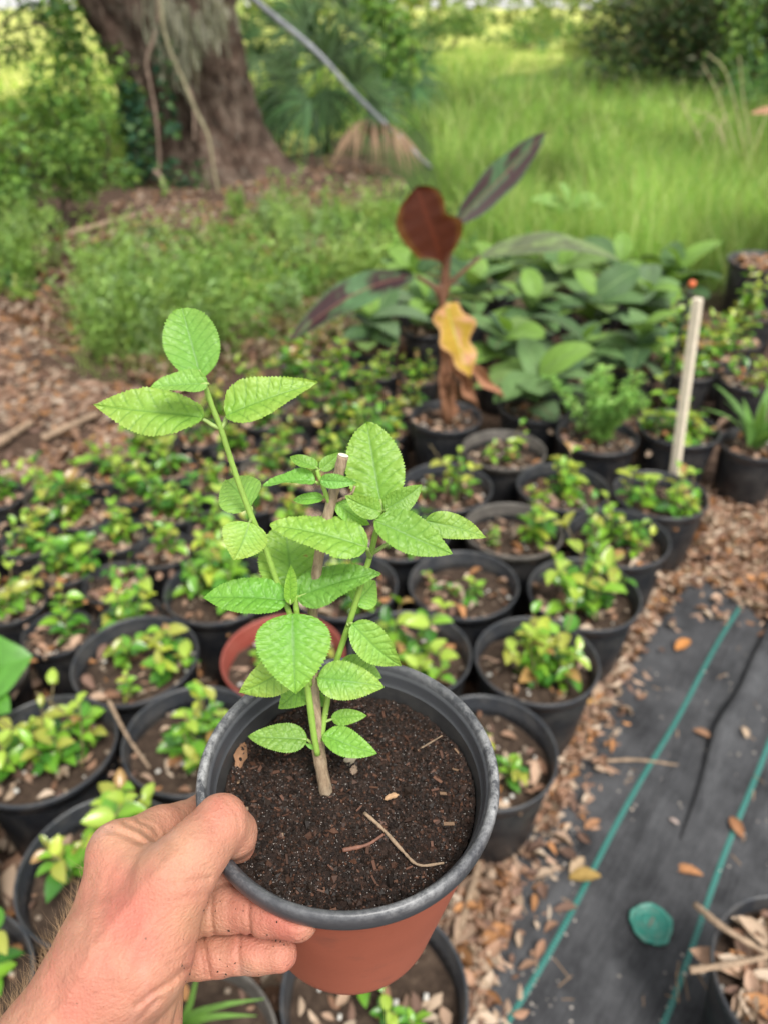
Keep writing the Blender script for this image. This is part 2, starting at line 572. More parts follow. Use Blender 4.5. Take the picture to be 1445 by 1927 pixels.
# dry oak leaves: template with a curl
LT_OAK = leaf_template(4, -0.22, 0.22, 0.9)
LT_OAK2 = leaf_template(4, 0.35, -0.3, 1.05)
LITTER = np.array([(0.30, 0.185, 0.125), (0.36, 0.25, 0.18), (0.25, 0.145, 0.095), (0.40, 0.30, 0.22), (0.20, 0.11, 0.07), (0.36, 0.18, 0.08), (0.44, 0.35, 0.27), (0.17, 0.105, 0.08), (0.33, 0.22, 0.16)])


def litter_cloud(pts, Lr=(0.03, 0.065), zr=(0.005, 0.03), tilt=0.5, palette=LITTER, rng=RNG):
    n = len(pts); L = rng.uniform(*Lr, n); az = rng.uniform(0, 2 * math.pi, n)
    ax = np.stack([np.cos(az), np.sin(az), rng.normal(0, tilt * 0.5, n)], 1)
    no = np.stack([rng.normal(0, tilt, n), rng.normal(0, tilt, n), np.ones(n)], 1)
    Mx = frames(ax, no, L, L * rng.uniform(0.35, 0.55, n))
    T = np.array(pts, float); T[:, 2] += rng.uniform(*zr, n)
    tint = palette[rng.integers(0, len(palette), n)] * rng.uniform(0.75, 1.35, (n, 1))
    out = []
    half = n // 2
    for tpl, sl in ((LT_OAK, slice(0, half)), (LT_OAK2, slice(half, n))):
        out.append(instances(tpl[0], tpl[1], Mx[sl], T[sl], tint[sl]))
    V = np.concatenate([o[0] for o in out]); Fq = np.concatenate([out[0][1], out[1][1] + len(out[0][0])]); C = np.concatenate([o[2] for o in out])
    return V, Fq, C


STRIP = [(740, 1990), (885, 1990), (905, 1830), (985, 1650), (1060, 1490), (1150, 1300), (1262, 1120), (1330, 1100), (1445, 1165), (1600, 1150), (1500, 1010), (1400, 930), (1325, 925),
         (1300, 1010), (1230, 1090), (1180, 1200), (1110, 1330), (1040, 1470), (1000, 1580), (880, 1600), (840, 1760)]
q = sample_poly(STRIP, 9000)
gq = G(q[:, 0], q[:, 1]); q = q[vnoise(gq, 7, 2) + 0.6 * vnoise(gq, 19, 3) + RNG.normal(0, .35, len(q)) > -0.35]
V, Fq, C = litter_cloud(G(q[:, 0], q[:, 1]), Lr=(0.008, 0.045), zr=(0.004, 0.028))
q2 = sample_poly([(830, 1990), (950, 1990), (1060, 1650), (1160, 1420), (1280, 1160), (1460, 1200), (1445, 1130), (1262, 1100), (1120, 1340), (1000, 1600), (890, 1800)], 260)
V2, F2, C2 = litter_cloud(G(q2[:, 0], q2[:, 1]), Lr=(0.012, 0.05), zr=(0.012, 0.02), tilt=0.2)
tag(ob('leaf_litter', mesh_np('leaf_litter', np.concatenate([V, V2]), np.concatenate([Fq, F2 + len(V)]), M_DRY, np.concatenate([C, C2]))), 'dry brown oak leaves drifted between the pots and the fabric', 'leaf litter', kind='stuff')

# crumbs and bits of straw lying on the fabric
n = 420
q = np.concatenate([sample_poly([(1000, 1560), (1190, 1430), (1230, 1560), (1120, 1680), (1000, 1700)], 190), sample_poly([(860, 1927), (1200, 1280), (1445, 1200), (1445, 1927)], n - 190)])
T = G(q[:, 0], q[:, 1], 0.011)
box = np.array([(x, y, z) for x in (-.5, .5) for y in (-.5, .5) for z in (-.5, .5)]) * np.array([1, 1, 0.6])
boxf = np.array([(0, 1, 3, 2), (4, 6, 7, 5), (0, 4, 5, 1), (2, 3, 7, 6), (0, 2, 6, 4), (1, 5, 7, 3)])
az = RNG.uniform(0, 6.28, n)
long = RNG.random(n) < 0.3
Lb = np.where(long, RNG.uniform(0.015, 0.06, n), RNG.uniform(0.002, 0.006, n)); Wb = np.where(long, 0.0016, Lb * 0.7)
Mx = frames(np.stack([np.cos(az), np.sin(az), np.zeros(n)], 1), np.tile([0, 0, 1.0], (n, 1)), Lb, Wb, np.where(long, 0.0015, Lb * 0.6))
V, Fq, C = instances(box, boxf, Mx, T, np.where(long[:, None], np.array([0.36, 0.24, 0.15]), np.array([0.42, 0.38, 0.34])) * RNG.uniform(0.6, 1.2, (n, 1)))
tag(ob('debris', mesh_np('debris', V, Fq, M_DRY, C, smooth=False)), 'crumbs of soil and straw scattered on the black fabric', 'debris', kind='stuff')


def big_leaf_mesh(name, L, W, curl, fold, tint, mat, nt=10, seed=0, wob=0.06):
    rs = np.random.default_rng(seed)
    v = []; c = []
    for i in range(nt + 1):
        t = i / nt
        w = W * 0.5 * math.sin(math.pi * t ** 0.9) ** 0.8 * (1 + rs.normal(0, wob))
        for s in (-1, -0.5, 0, 0.5, 1):
            v.append((t * L, s * w, curl * L * math.sin(math.pi * t) + fold * abs(s) ** 1.5 * w + rs.normal(0, 0.003 * L)))
            c.append(np.array(tint) * (1.15 if s == 0 else 1 - 0.15 * abs(s)) * rs.uniform(0.85, 1.15))
    a = (np.arange(nt)[:, None] * 5 + np.arange(4)[None]).ravel()
    return mesh_np(name, np.array(v), np.stack([a, a + 1, a + 6, a + 5], 1), mat, np.array(c))


FABLEAVES = [
    (1100, 1650, 66, -4, (0.42, 0.28, 0.09), 'yellow-tan fallen leaf lying across the first teal line'),
    (1295, 1641, 54, 12, (0.50, 0.24, 0.11), 'brown oval leaf on fabric just left of the second teal line'),
    (1386, 1556, 46, 60, (0.42, 0.20, 0.10), 'brown leaf resting on the second teal line'),
    (1322, 1381, 40, 25, (0.36, 0.20, 0.12), 'small dark brown leaf on fabric beside the long fold'),
    (1284, 1213, 50, -35, (0.60, 0.26, 0.08), 'orange-brown leaf on fabric left of the first teal line'),
    (1114, 1551, 42, -30, (0.46, 0.24, 0.13), 'tan leaf beside the chalky patch on the fabric'),
    (966, 1711, 32, -40, (0.48, 0.22, 0.10), 'little rust-coloured leaf alone on the dark fabric below the litter'),
    (1402, 1378, 30, 75, (0.56, 0.42, 0.30), 'pale round leaf on fabric between the two teal lines'),
    (1085, 1628, 50, -50, (0.55, 0.40, 0.26), 'curled straw-coloured leaf piled beside the yellow-tan leaf'),
    (1235, 1128, 44, 10, (0.58, 0.30, 0.10), 'orange leaf at the upper corner of the fabric'),
    (1112, 1325, 46, -10, (0.62, 0.36, 0.12), 'bright orange-tan leaf at the foot of a black pot'),
    (1268, 1545, 20, 30, (0.50, 0.40, 0.36), 'tiny pale leaf scrap near the dark fold'),
]
for k, (px, py, lp, ang, tint, lab) in enumerate(FABLEAVES):
    p = G(px, py, 0.02); dep = np.linalg.norm(p - CAMPOS)
    L = lp * dep / FPX * 0.85
    o = ob('fallen_leaf', big_leaf_mesh('fallen_leaf', L, L * 0.45, 0.10, 0.25, np.array(tint) * 0.72, M_DRY, seed=k))
    d = G(px + 40 * math.cos(rad(ang)), py + 40 * math.sin(rad(ang)))[:2] - G(px, py)[:2]
    o.location = (p[0] - nrm(d)[0] * L / 2, p[1] - nrm(d)[1] * L / 2, 0.019)
    o.rotation_euler = (RNG.normal(0, 0.12), 0, math.atan2(d[1], d[0]))
    tag(o, lab, 'leaf', 'fallen leaves on the fabric')

M_TWIG = mat_simple('dry_twig', (0.27, 0.19, 0.125), 0.8, 0.4, 60, 0.5, 300)


def stick(name, pts, r, label, cat, seg=7, group=None, mat=None, nodes=True):
    path = smooth_path(pts, 26); rr = np.linspace(r, r * 0.6, 26) * (1 + 0.12 * RNG.normal(0, 1, 26))
    V_, q_, t_ = tube(path, rr, seg)
    o = ob(name, mesh_np(name, V_ - path[0], [q_, t_], mat or M_TWIG)); o.location = path[0]
    return tag(o, label, cat, group)


stick('twig', [G(1135, 1432, .014), G(1200, 1430, .018), G(1275, 1440, .014)], 0.0045, 'thin brown twig crossing the first teal line on the fabric', 'twig')
stick('bark_strip', [G(905, 1610, .03), G(870, 1730, .04), G(820, 1840, .04), G(772, 1960, .03)], 0.010, 'long tan strip of bark in the leaf litter beside the fabric', 'bark')

# teal plastic washer of a fabric pin
pin = thing('fabric_pin', G(1220, 1748, 0.009), 'round teal plastic washer pinning down the black fabric', 'fabric pin')
R_ = 0.040
prof = [(0.0, 0.016), (0.004, 0.016), (R_ * 0.5, 0.0165), (R_ * 0.86, 0.0175), (R_ * 0.9, 0.020), (R_ * 0.97, 0.020), (R_, 0.018), (R_ * 1.0, 0.013), (R_ * 0.9, 0.011)]
Vp, Fp = lathe(prof, 48)
Vp[:, :2] *= (1 + 0.035 * np.sin(np.arctan2(Vp[:, 1], Vp[:, 0]) * 5 + 1) + 0.02 * np.sin(np.arctan2(Vp[:, 1], Vp[:, 0]) * 11))[:, None]
Vp[:, 2] += 0.004 + 0.0035 * np.sin(np.arctan2(Vp[:, 1], Vp[:, 0]) * 2 + 0.7) * (np.hypot(Vp[:, 0], Vp[:, 1]) / R_) ** 2
nn_ = NT('teal_plastic'); cc_ = nn_.coord(); d1 = nn_.noise(55, 6, 0.75, cc_)
nn_.set(Base_Color=nn_.mix(nn_.ramp(d1.outputs[0], [(0.42, (0, 0, 0)), (0.7, (0.75, 0.75, 0.75))]), (0.02, 0.23, 0.175), (0.16, 0.25, 0.20)), Roughness=0.45, Normal=nn_.bump(d1.outputs[0], 0.5, 0.002))
ob('washer', mesh_np('washer', Vp, Fp, nn_.m), pin)
slot = box * np.array([0.022, 0.004, 0.004]) + np.array([0, 0, 0.0245])
o = ob('pin_bar', mesh_np('pin_bar', slot, boxf, mat_simple('rusty_pin', (0.16, 0.15, 0.12), 0.6), smooth=False), pin); o.rotation_euler = (0, 0, 0.9)
for r0 in (0.45, 0.7):
    ringv, rq, rt = tube(np.stack([R_ * r0 * np.cos(np.linspace(0, 2 * math.pi, 40)), R_ * r0 * np.sin(np.linspace(0, 2 * math.pi, 40)), np.full(40, 0.0252)], 1), 0.0014, 5, False)
    ob('ridge', mesh_np('ridge', ringv, rq, nn_.m), pin)

# ------------------------------------------------------------------ trees, palms, shrubs and grass behind
def PY(px, py, y0):
    """photo pixel -> point on the upright plane y = y0"""
    d = (px - CX) / FPX * RIGHT - (py - CY) / FPX * UP + FWD
    return CAMPOS + d * (y0 / d[1])


GREENS = np.array([(0.07, 0.16, 0.03), (0.11, 0.22, 0.04), (0.15, 0.27, 0.055), (0.05, 0.11, 0.03), (0.20, 0.32, 0.07)])
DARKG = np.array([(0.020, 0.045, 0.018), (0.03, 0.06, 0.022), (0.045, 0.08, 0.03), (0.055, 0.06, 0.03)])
YELG = np.array([(0.20, 0.30, 0.06), (0.28, 0.36, 0.08), (0.15, 0.26, 0.05), (0.33, 0.36, 0.12)])
LT4 = leaf_template(2, 0.2, 0.2, 0.85)
LT_F = leaf_template(4, 0.2, 0.2, 0.85)


def leaf_cloud(T, L, palette, up=0.6, wr=0.5, rng=RNG, out_from=None, tpl=LT4, droop=0.0):
    n = len(T); L = np.broadcast_to(L, (n,)) * rng.uniform(0.6, 1.3, n)
    ax = rng.normal(0, 1, (n, 3)); ax[:, 2] = ax[:, 2] * 0.5 - droop
    if out_from is not None: ax += nrm(T - out_from) * 0.8
    no = rng.normal(0, 0.6, (n, 3)) + np.array([0, 0, up])
    Mx = frames(ax, no, L, L * wr * rng.uniform(0.7, 1.2, n))
    tint = palette[rng.integers(0, len(palette), n)] * rng.uniform(0.75, 1.25, (n, 1))
    return instances(tpl[0], tpl[1], Mx, T, tint)


M_BARKS = mat_simple('shrub_stem', (0.10, 0.075, 0.05), 0.85, 0.3, 30, 0.4)


def shrub(name, base, w, h, n, L, palette, label, cat='shrub', group=None, lobes=7, z0=0.05, seed=1, stems=7, up=0.5, mat=None, wr=0.5, part='foliage', zlo=0.25):
    rs = np.random.default_rng(seed)
    t = thing(name, (base[0], base[1], 0), label, cat, group)
    lob = np.stack([rs.uniform(-w / 2, w / 2, lobes) * 0.75, rs.uniform(-w / 2, w / 2, lobes) * 0.5, z0 + (h - z0) * rs.uniform(zlo, 0.85, lobes)], 1)
    rad_ = np.stack([w * rs.uniform(0.16, 0.3, lobes), w * rs.uniform(0.16, 0.3, lobes), h * rs.uniform(0.14, 0.3, lobes)], 1)
    k = rs.integers(0, lobes, n); d = nrm(rs.normal(0, 1, (n, 3))) * rs.random((n, 1)) ** 0.45
    T = lob[k] + d * rad_[k]; T[:, 2] = np.clip(T[:, 2], 0.02, None)
    shade = palette
    V_, F_, C_ = leaf_cloud(T, L, shade, up, wr, rs, lob[k])
    ob(part, mesh_np(part, V_, F_, mat or M_FOL, C_), t)
    for s in range(stems):
        e = lob[rs.integers(0, lobes)] + rs.normal(0, 0.05, 3)
        b = np.array([rs.normal(0, w * 0.08), rs.normal(0, w * 0.06), 0.0])
        m = (b + e) / 2 + rs.normal(0, 0.06, 3)
        V_, q_, t_ = tube(smooth_path([b, m, e], 8), np.linspace(0.012, 0.004, 8) * (0.6 + w * 0.4), 5)
        ob('stem', mesh_np('stem', V_, [q_, t_], M_BARKS), t)
    return t


# --- old oak with hanging moss and climbers
TY = float(G(395, 335)[1]) + 0.35


def mat_bark():
    n = NT('oak_bark'); c = n.coord()
    mp = n.new('ShaderNodeMapping'); mp.inputs['Scale'].default_value = (1, 1, 0.55); n.l.new(c, mp.inputs[0])
    a = n.noise(9, 8, 0.7, mp.outputs[0]); b = n.noise(2.2, 5, 0.6, c)
    v = n.new('ShaderNodeTexVoronoi'); v.inputs['Scale'].default_value = 14; n.l.new(mp.outputs[0], v.inputs['Vector'])
    col = n.ramp(a.outputs[0], [(0.34, (0.024, 0.016, 0.012)), (0.5, (0.095, 0.066, 0.050)), (0.68, (0.20, 0.155, 0.12))])
    red = n.ramp(b.outputs[0], [(0.5, (0, 0, 0)), (0.68, (0.7, 0.7, 0.7))])
    col = n.mix(n.math('MULTIPLY', red, 0.6), col, (0.13, 0.075, 0.055))
    lich = n.noise(5, 6, 0.75, c)
    col = n.mix(n.ramp(lich.outputs[0], [(0.56, (0, 0, 0)), (0.7, (0.6, 0.6, 0.6))]), col, (0.24, 0.23, 0.19))
    h = n.math('ADD', a.outputs[0], n.math('MULTIPLY', v.outputs['Distance'], 0.8))
    n.set(Base_Color=col, Roughness=0.95, Specular_IOR_Level=0.15, Normal=n.bump(h, 1.0, 0.05))
    return n.m


M_BARK = mat_bark()
nseg, nlev = 200, 150
lev = np.linspace(0, 1, nlev); zz = lev * 4.2
c0 = PY(400, 330, TY)[0]; c1 = PY(298, 5, TY)[0]
z1 = PY(298, 5, TY)[2]
cxs = c0 + (c1 - c0) * (zz / z1) ** 1.15
r_ = np.interp(zz, [0, 0.12, 0.35, 0.7, 1.1, 1.6, 2.6, 4.2], [0.92, 0.80, 0.69, 0.64, 0.68, 0.76, 0.84, 0.72])
A, Zg = np.meshgrid(np.linspace(0, 2 * math.pi, nseg, endpoint=False), zz)
flare = np.exp(-Zg / 0.35)
rr = r_[:, None] * (1 + 0.20 * flare * np.cos(A * 5 + 0.6) + 0.05 * np.cos(A * 9 + Zg * 1.5))
rr -= 0.24 * np.exp(-((A - (1.5 * math.pi - 0.05 + 0.10 * Zg)) / 0.16) ** 2) * np.clip(Zg * 1.6, 0, 1)     # the deep seam between the two fused stems
pn = np.stack([np.cos(A) * 3, np.sin(A) * 3, Zg * 1.1], -1)
rr += 0.05 * vnoise(pn, 1.6, 3) + 0.03 * vnoise(pn * np.array([1, 1, 0.4]), 5.5, 5) - 0.035 * (1 - np.abs(vnoise(pn * np.array([1, 1, 0.6]), 7.5, 6))) ** 3 + 0.02 * vnoise(pn * np.array([1, 1, 0.8]), 14, 8)
V = np.stack([cxs[:, None] + rr * np.cos(A), TY + rr * np.sin(A) * 0.85, Zg - 0.03], -1).reshape(-1, 3)
a, b = np.meshgrid(np.arange(nlev - 1), np.arange(nseg), indexing='ij'); b2 = (b + 1) % nseg
Fq = np.stack([a * nseg + b, a * nseg + b2, (a + 1) * nseg + b2, (a + 1) * nseg + b], -1).reshape(-1, 4)
oak = thing('oak_tree', (c0, TY, 0), 'huge old oak with two fused stems and grey lichen on its bark', 'tree')
ob('trunk', mesh_np('trunk', V - np.array([c0, TY, 0]), Fq, M_BARK), oak)
# limbs and crown high above the frame
rs = np.random.default_rng(4)
top = V.reshape(nlev, nseg, 3)[-1].mean(0)
crown_pts = []
for s in range(7):
    az_ = s * 0.9 + 0.3; L_ = rs.uniform(2.2, 3.4)
    e = top + np.array([math.cos(az_) * L_, math.sin(az_) * L_, rs.uniform(0.8, 1.8)])
    V_, q_, t_ = tube(smooth_path([top - [0, 0, 0.6], (top + e) / 2 + [0, 0, 0.5], e], 12), np.linspace(0.30, 0.08, 12), 8)
    ob('limb', mesh_np('limb', V_ - np.array([c0, TY, 0]), [q_, t_], M_BARK), oak)
    crown_pts.append(e)
crown_pts = np.array(crown_pts + [top + [0, 0, 2.0]])
k = rs.integers(0, len(crown_pts), 9000)
T = crown_pts[k] + nrm(rs.normal(0, 1, (9000, 3))) * rs.random((9000, 1)) ** 0.5 * np.array([1.5, 1.5, 0.8])
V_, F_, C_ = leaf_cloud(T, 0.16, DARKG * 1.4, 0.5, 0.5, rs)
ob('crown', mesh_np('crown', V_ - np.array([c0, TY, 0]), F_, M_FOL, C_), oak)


def trunk_front(px, py, off=0.05):
    """a point just in front of the bark along the pixel's ray"""
    z = PY(px, py, TY)[2]
    return PY(px, py, TY - 0.6 - off)


def strands(starts, length, n_per, w, palette, seed, spread=0.12):
    rs = np.random.default_rng(seed); parts = []; tints = []
    V_ = []; F_ = []; C_ = []; o = 0
    for s0 in starts:
        for j in range(n_per):
            L = length * rs.uniform(0.4, 1.1); m = 6
            p = s0 + rs.normal(0, spread, 3) * np.array([1, 0.4, 0.6])
            xs_ = np.cumsum(rs.normal(0, 0.012, (m, 3)), 0); xs_[:, 2] = -np.linspace(0, L, m)
            path = p + xs_; side = nrm(np.array([rs.normal(), rs.normal(), 0])) * w * rs.uniform(0.5, 1.4)
            v = np.empty((m * 2, 3)); v[0::2] = path - side; v[1::2] = path + side
            v[-2:] = path[-1]
            V_.append(v); C_.append(np.tile(palette[rs.integers(len(palette))] * rs.uniform(0.7, 1.2), (m * 2, 1)))
            i_ = np.arange(m - 1) * 2 + o
            F_.append(np.stack([i_, i_ + 1, i_ + 3, i_ + 2], 1)); o += m * 2
    return np.concatenate(V_), np.concatenate(F_), np.concatenate(C_)


MOSS = np.array([(0.27, 0.27, 0.20), (0.34, 0.33, 0.25), (0.22, 0.23, 0.16)])
for pts, lab, npr, ln in (([(300, 2), (318, 20), (312, 50), (330, 60), (322, 85)], 'long beard of grey-green moss down the middle of the oak trunk', 90, 0.40),
                     ([(395, 0), (400, 25), (392, 45)], 'short tuft of grey moss high on the oak trunk', 50, 0.22)):
    V_, F_, C_ = strands([trunk_front(*p, 0.12) for p in pts], ln, npr, 0.008, MOSS, 3, 0.085)
    tag(ob('spanish_moss', mesh_np('spanish_moss', V_, F_, M_FOL, C_)), lab, 'moss', 'moss on the oak')

M_VINE = mat_simple('vine_bark', (0.22, 0.155, 0.115), 0.85, 0.3, 30, 0.5, 90)
M_VINE2 = mat_simple('pale_vine_bark', (0.22, 0.195, 0.115), 0.8, 0.25, 25, 0.5, 90)


def vine(pxs, d0, d1, r, label, mat):
    pts = [PY(x, y, TY - d0 + (d0 - d1) * i / (len(pxs) - 1)) for i, (x, y) in enumerate(pxs)]
    stick('vine', pts, r, label, 'vine', 8, 'vines hanging on the oak', mat)


vine([(300, -20), (294, 60), (277, 112), (283, 155), (294, 215), (299, 270), (302, 330)], 0.75, 0.95, 0.017, 'brown woody vine climbing the left half of the oak trunk', M_VINE)
vine([(292, 322), (306, 338), (310, 365), (325, 392), (337, 408), (343, 440)], 0.95, 1.35, 0.022, 'looped pinkish vine end lying at the foot of the oak', M_VINE)
vine([(300, -20), (312, 70), (345, 150), (370, 210), (392, 255), (402, 310), (414, 375)], 0.85, 1.15, 0.018, 'pale olive vine slanting down the front of the oak', M_VINE2)
vine([(262, 150), (250, 200), (258, 260), (256, 310)], 0.70, 0.85, 0.012, 'thin vine among the ivy at the left of the oak', M_VINE)
vine([(352, 150), (365, 200), (366, 265)], 0.66, 0.80, 0.016, 'short brown vine in the seam of the oak trunk', M_VINE)

q = np.concatenate([sample_poly([(225, 150), (262, 160), (285, 260), (300, 320), (245, 330), (232, 250)], 420), sample_poly([(300, 60), (330, 90), (335, 260), (310, 280)], 60), sample_poly([(235, 300), (380, 300), (390, 380), (250, 390)], 150)])
T = np.array([PY(x, y, TY - 0.72 - RNG.uniform(0, 0.2)) for x, y in q])
V_, F_, C_ = leaf_cloud(T, 0.085, np.array([(0.03, 0.09, 0.05), (0.045, 0.12, 0.06), (0.10, 0.2, 0.06)]), 0.3, 0.75)
tag(ob('ivy', mesh_np('ivy', V_, F_, M_FOL, C_)), 'dark green ivy clinging to the left foot of the oak', 'ivy')

# --- shrubs and saplings left of the oak, backlight put into the brighter palettes
for k, (px, py, w, h, n, L, pal, lab) in enumerate([
    (20, 452, 1.25, 0.95, 1200, 0.085, GREENS * 1.25, 'broad leafy bush at the left edge below the bright meadow'),
    (120, 425, 1.0, 0.7, 1000, 0.075, GREENS * 0.95, 'low dark bush in front of the oak beside the leafy bank'),
    (175, 350, 1.0, 1.20, 750, 0.085, GREENS * 1.4, 'tall loose shrub hugging the left side of the oak'),
    (60, 330, 1.6, 0.9, 1000, 0.09, np.concatenate([GREENS * 1.4, YELG]), 'pale shrub in sunlit colours behind the bush at the left edge'),
    (165, 265, 1.3, 1.5, 600, 0.085, np.concatenate([GREENS * 1.4, YELG]), 'thin sapling with airy leaves standing before the bright meadow'),
]):
    shrub('shrub', G(px, py), w, h, n, L, pal, lab, 'shrub', 'shrubs left of the oak', seed=20 + k)
# overhanging twig with leaves in the top corner
tw = thing('sapling', G(-60, 330), 'slender sapling whose leafy twigs hang across the top left corner', 'sapling')
b0 = G(-60, 330); parts_ = []
LV = []
for k, pts in enumerate([[(-60, 330), (-50, 120), (20, 60), (100, 40), (150, 12)], [(-50, 160), (10, 95), (60, 92)], [(-50, 100), (40, 20), (120, 0)], [(60, 40), (130, 70), (160, 130)]]):
    y_ = b0[1]
    path = smooth_path([PY(x, y, y_ - 0.1 * k) for x, y in pts], 16)
    V_, q_, t_ = tube(path, np.linspace(0.016, 0.005, 16), 5)
    ob('stem', mesh_np('stem', V_ - b0, [q_, t_], M_BARKS), tw)
    for p in path[5:]:
        LV.append(p + RNG.normal(0, 0.07, (9, 3)))
LV = np.concatenate(LV)
V_, F_, C_ = leaf_cloud(LV, 0.085, GREENS * 0.9, 0.4, 0.5, droop=0.5)
ob('foliage', mesh_np('foliage', V_ - b0, F_, M_FOL, C_), tw)

# --- palmettos right of the oak: every fan frond is a part
PALM = np.array([(0.035, 0.08, 0.03), (0.05, 0.11, 0.04), (0.065, 0.135, 0.05), (0.09, 0.15, 0.07)])


def fan(parent, base, hub, aim, R, tint, nl=15, droop=0.38, spread=2.7, seed=0, mat=None, name='frond', off=None):
    rs = np.random.default_rng(seed)
    aim = nrm(aim); fnm = np.array([rs.normal(0, .45), -1.0, rs.uniform(0.1, 0.8)]); side = nrm(np.cross(aim, fnm)); up = np.cross(side, aim)
    up = up if up[1] < 0 else -up
    V_ = []; F_ = []; C_ = []; o = 0
    for j in range(nl):
        a_ = (j / (nl - 1) - 0.5) * 2 * spread * 0.5 + rs.normal(0, 0.02)
        d = aim * math.cos(a_) + side * math.sin(a_)
        L = R * (0.75 + 0.25 * math.cos(a_)) * rs.uniform(0.9, 1.08)
        w = rs.uniform(0.012, 0.02) * R / 0.6
        s2 = nrm(np.cross(d, up)); m = 6; lt_ = rs.uniform(0.45, 1.7)
        for i in range(m):
            t = i / (m - 1)
            c = hub + d * L * t + up * (0.10 * R * math.sin(t * 2.2)) - np.array([0, 0, droop * R * t ** 2.5 * rs.uniform(0.7, 1.3)])
            ww = w * (0.35 + 1.5 * t) if t < 0.4 else w * (1.0 - t) / 0.6
            V_ += [c - s2 * ww - up * 0.3 * ww, c + up * ww * 0.3, c + s2 * ww - up * 0.3 * ww]
            cc = tint * lt_
            C_ += [cc, cc * 1.1, cc]
        for i in range(m - 1):
            for s in range(2):
                q0 = o + i * 3 + s
                F_.append((q0, q0 + 1, q0 + 4, q0 + 3))
        o += m * 3
    pv, pq, pt_ = tube(smooth_path([base, (base + hub) / 2 + np.array([0, 0, 0.08]), hub], 8), np.linspace(0.014, 0.008, 8), 5)
    pc = np.tile(tint * 1.4, (len(pv), 1))
    V_, fs = join([(np.array(V_), np.array(F_)), (pv, pq, pt_)])
    if off is not None: V_ = V_ - off
    return ob(name, mesh_np(name, V_, fs, mat or M_FOL, np.concatenate([np.array(C_), pc])), parent)


def palm(base_px, fans, label, seed, yoff=0.0, scale=1.0, pal=PALM):
    base = G(*base_px); t = thing('palmetto', base, label, 'palm', 'palmettos behind the pots')
    rs = np.random.default_rng(seed)
    fans = list(fans) + [(f[0] + rs.normal(0, 24), f[1] + rs.normal(8, 22), f[2] + rs.normal(0, .5), f[3] + rs.normal(0, .4), f[4] * .9) for f in fans[::2]]
    for k, (hx, hy, ax, ay, R) in enumerate(fans):
        hub = PY(hx, hy, base[1] + rs.uniform(-0.5, 0.3)); aim = np.array([ax, rs.uniform(-0.5, 0.1), ay])
        fan(t, base + np.array([rs.normal(0, .05), 0, .02]), hub, aim, R * scale * 1.15, pal[rs.integers(len(pal))] * rs.uniform(0.8, 1.25), seed=seed * 20 + k, off=base)
    return t


palm((615, 292), [(600, 95, -0.2, 1, 0.75), (560, 150, -1, 0.35, 0.70), (650, 140, 0.9, 0.5, 0.72), (610, 170, 0.1, -0.4, 0.7), (575, 60, -0.7, 0.8, 0.6), (660, 60, 0.6, 0.9, 0.62), (540, 205, -1, -0.2, 0.55), (690, 195, 1, -0.1, 0.6), (620, 120, 0.3, 0.4, 0.75), (585, 190, -0.5, -0.3, 0.6)],
     'largest dark green palmetto right of the oak, under the slanting pole', 1)
palm((480, 262), [(485, 110, -0.2, 1, 0.5), (470, 140, -0.8, 0.5, 0.42), (500, 130, 0.8, 0.5, 0.5), (490, 175, 0.3, -0.3, 0.45), (470, 75, -0.3, 1, 0.45)], 'small shadowed palmetto close against the right side of the oak', 2)
palm((770, 232), [(765, 110, -0.4, 0.8, 0.6), (790, 130, 0.7, 0.5, 0.6), (740, 150, -0.9, 0.1, 0.6), (780, 165, 0.8, -0.2, 0.55), (755, 80, 0.1, 1, 0.6), (735, 190, -0.5, -0.5, 0.5), (720, 60, -0.3, 1, 0.5)], 'silvery green palmetto with drooping fans at the edge of the tall grass', 3, pal=PALM * 1.5)
palm((1022, 105), [(1018, 50, 0, 1, 0.55), (1005, 60, -0.8, 0.5, 0.5), (1035, 60, 0.8, 0.5, 0.5), (1020, 75, 0.2, -0.2, 0.5)], 'little grey-green palmetto far off in the tall grass', 4, pal=PALM * 1.6)
palm((560, 235), [(540, 60, -0.6, 0.9, 0.5), (535, 110, -0.8, 0.2, 0.5), (560, 20, 0, 1, 0.6), (650, 15, 0.4, 1, 0.6), (700, 30, 0.7, 0.7, 0.6)], 'tall palmetto behind the slanting pole, fans reaching out of the picture', 5)

for k, (pts, lab) in enumerate([([(700, -5), (735, 50), (742, 120)], 'leafy vine hanging in front of the silvery palmetto'), ([(110, -5), (130, 70), (118, 160), (135, 250)], 'leafy vine curtain left of the oak before the meadow'), ([(1390, -5), (1400, 60), (1380, 120)], 'leafy vine dangling from the dark corner tree')]):
    y_ = 8.6 if k != 2 else 9.6
    vp = smooth_path([PY(x, y, y_) for x, y in pts], 20)
    tv_ = thing('leafy_vine', vp[-1], lab, 'vine', 'leafy vines')
    Vt, qt, tt = tube(vp, 0.008, 5); ob('stem', mesh_np('stem', Vt - vp[-1], [qt, tt], M_VINE), tv_)
    T = (vp[:, None] + RNG.normal(0, 0.09, (20, 16, 3))).reshape(-1, 3)
    V_, F_, C_ = leaf_cloud(T, 0.10, GREENS * (1.3 if k < 2 else 0.9), 0.2, 0.6, droop=0.7)
    ob('foliage', mesh_np('foliage', V_ - vp[-1], F_, M_FOL, C_), tv_)

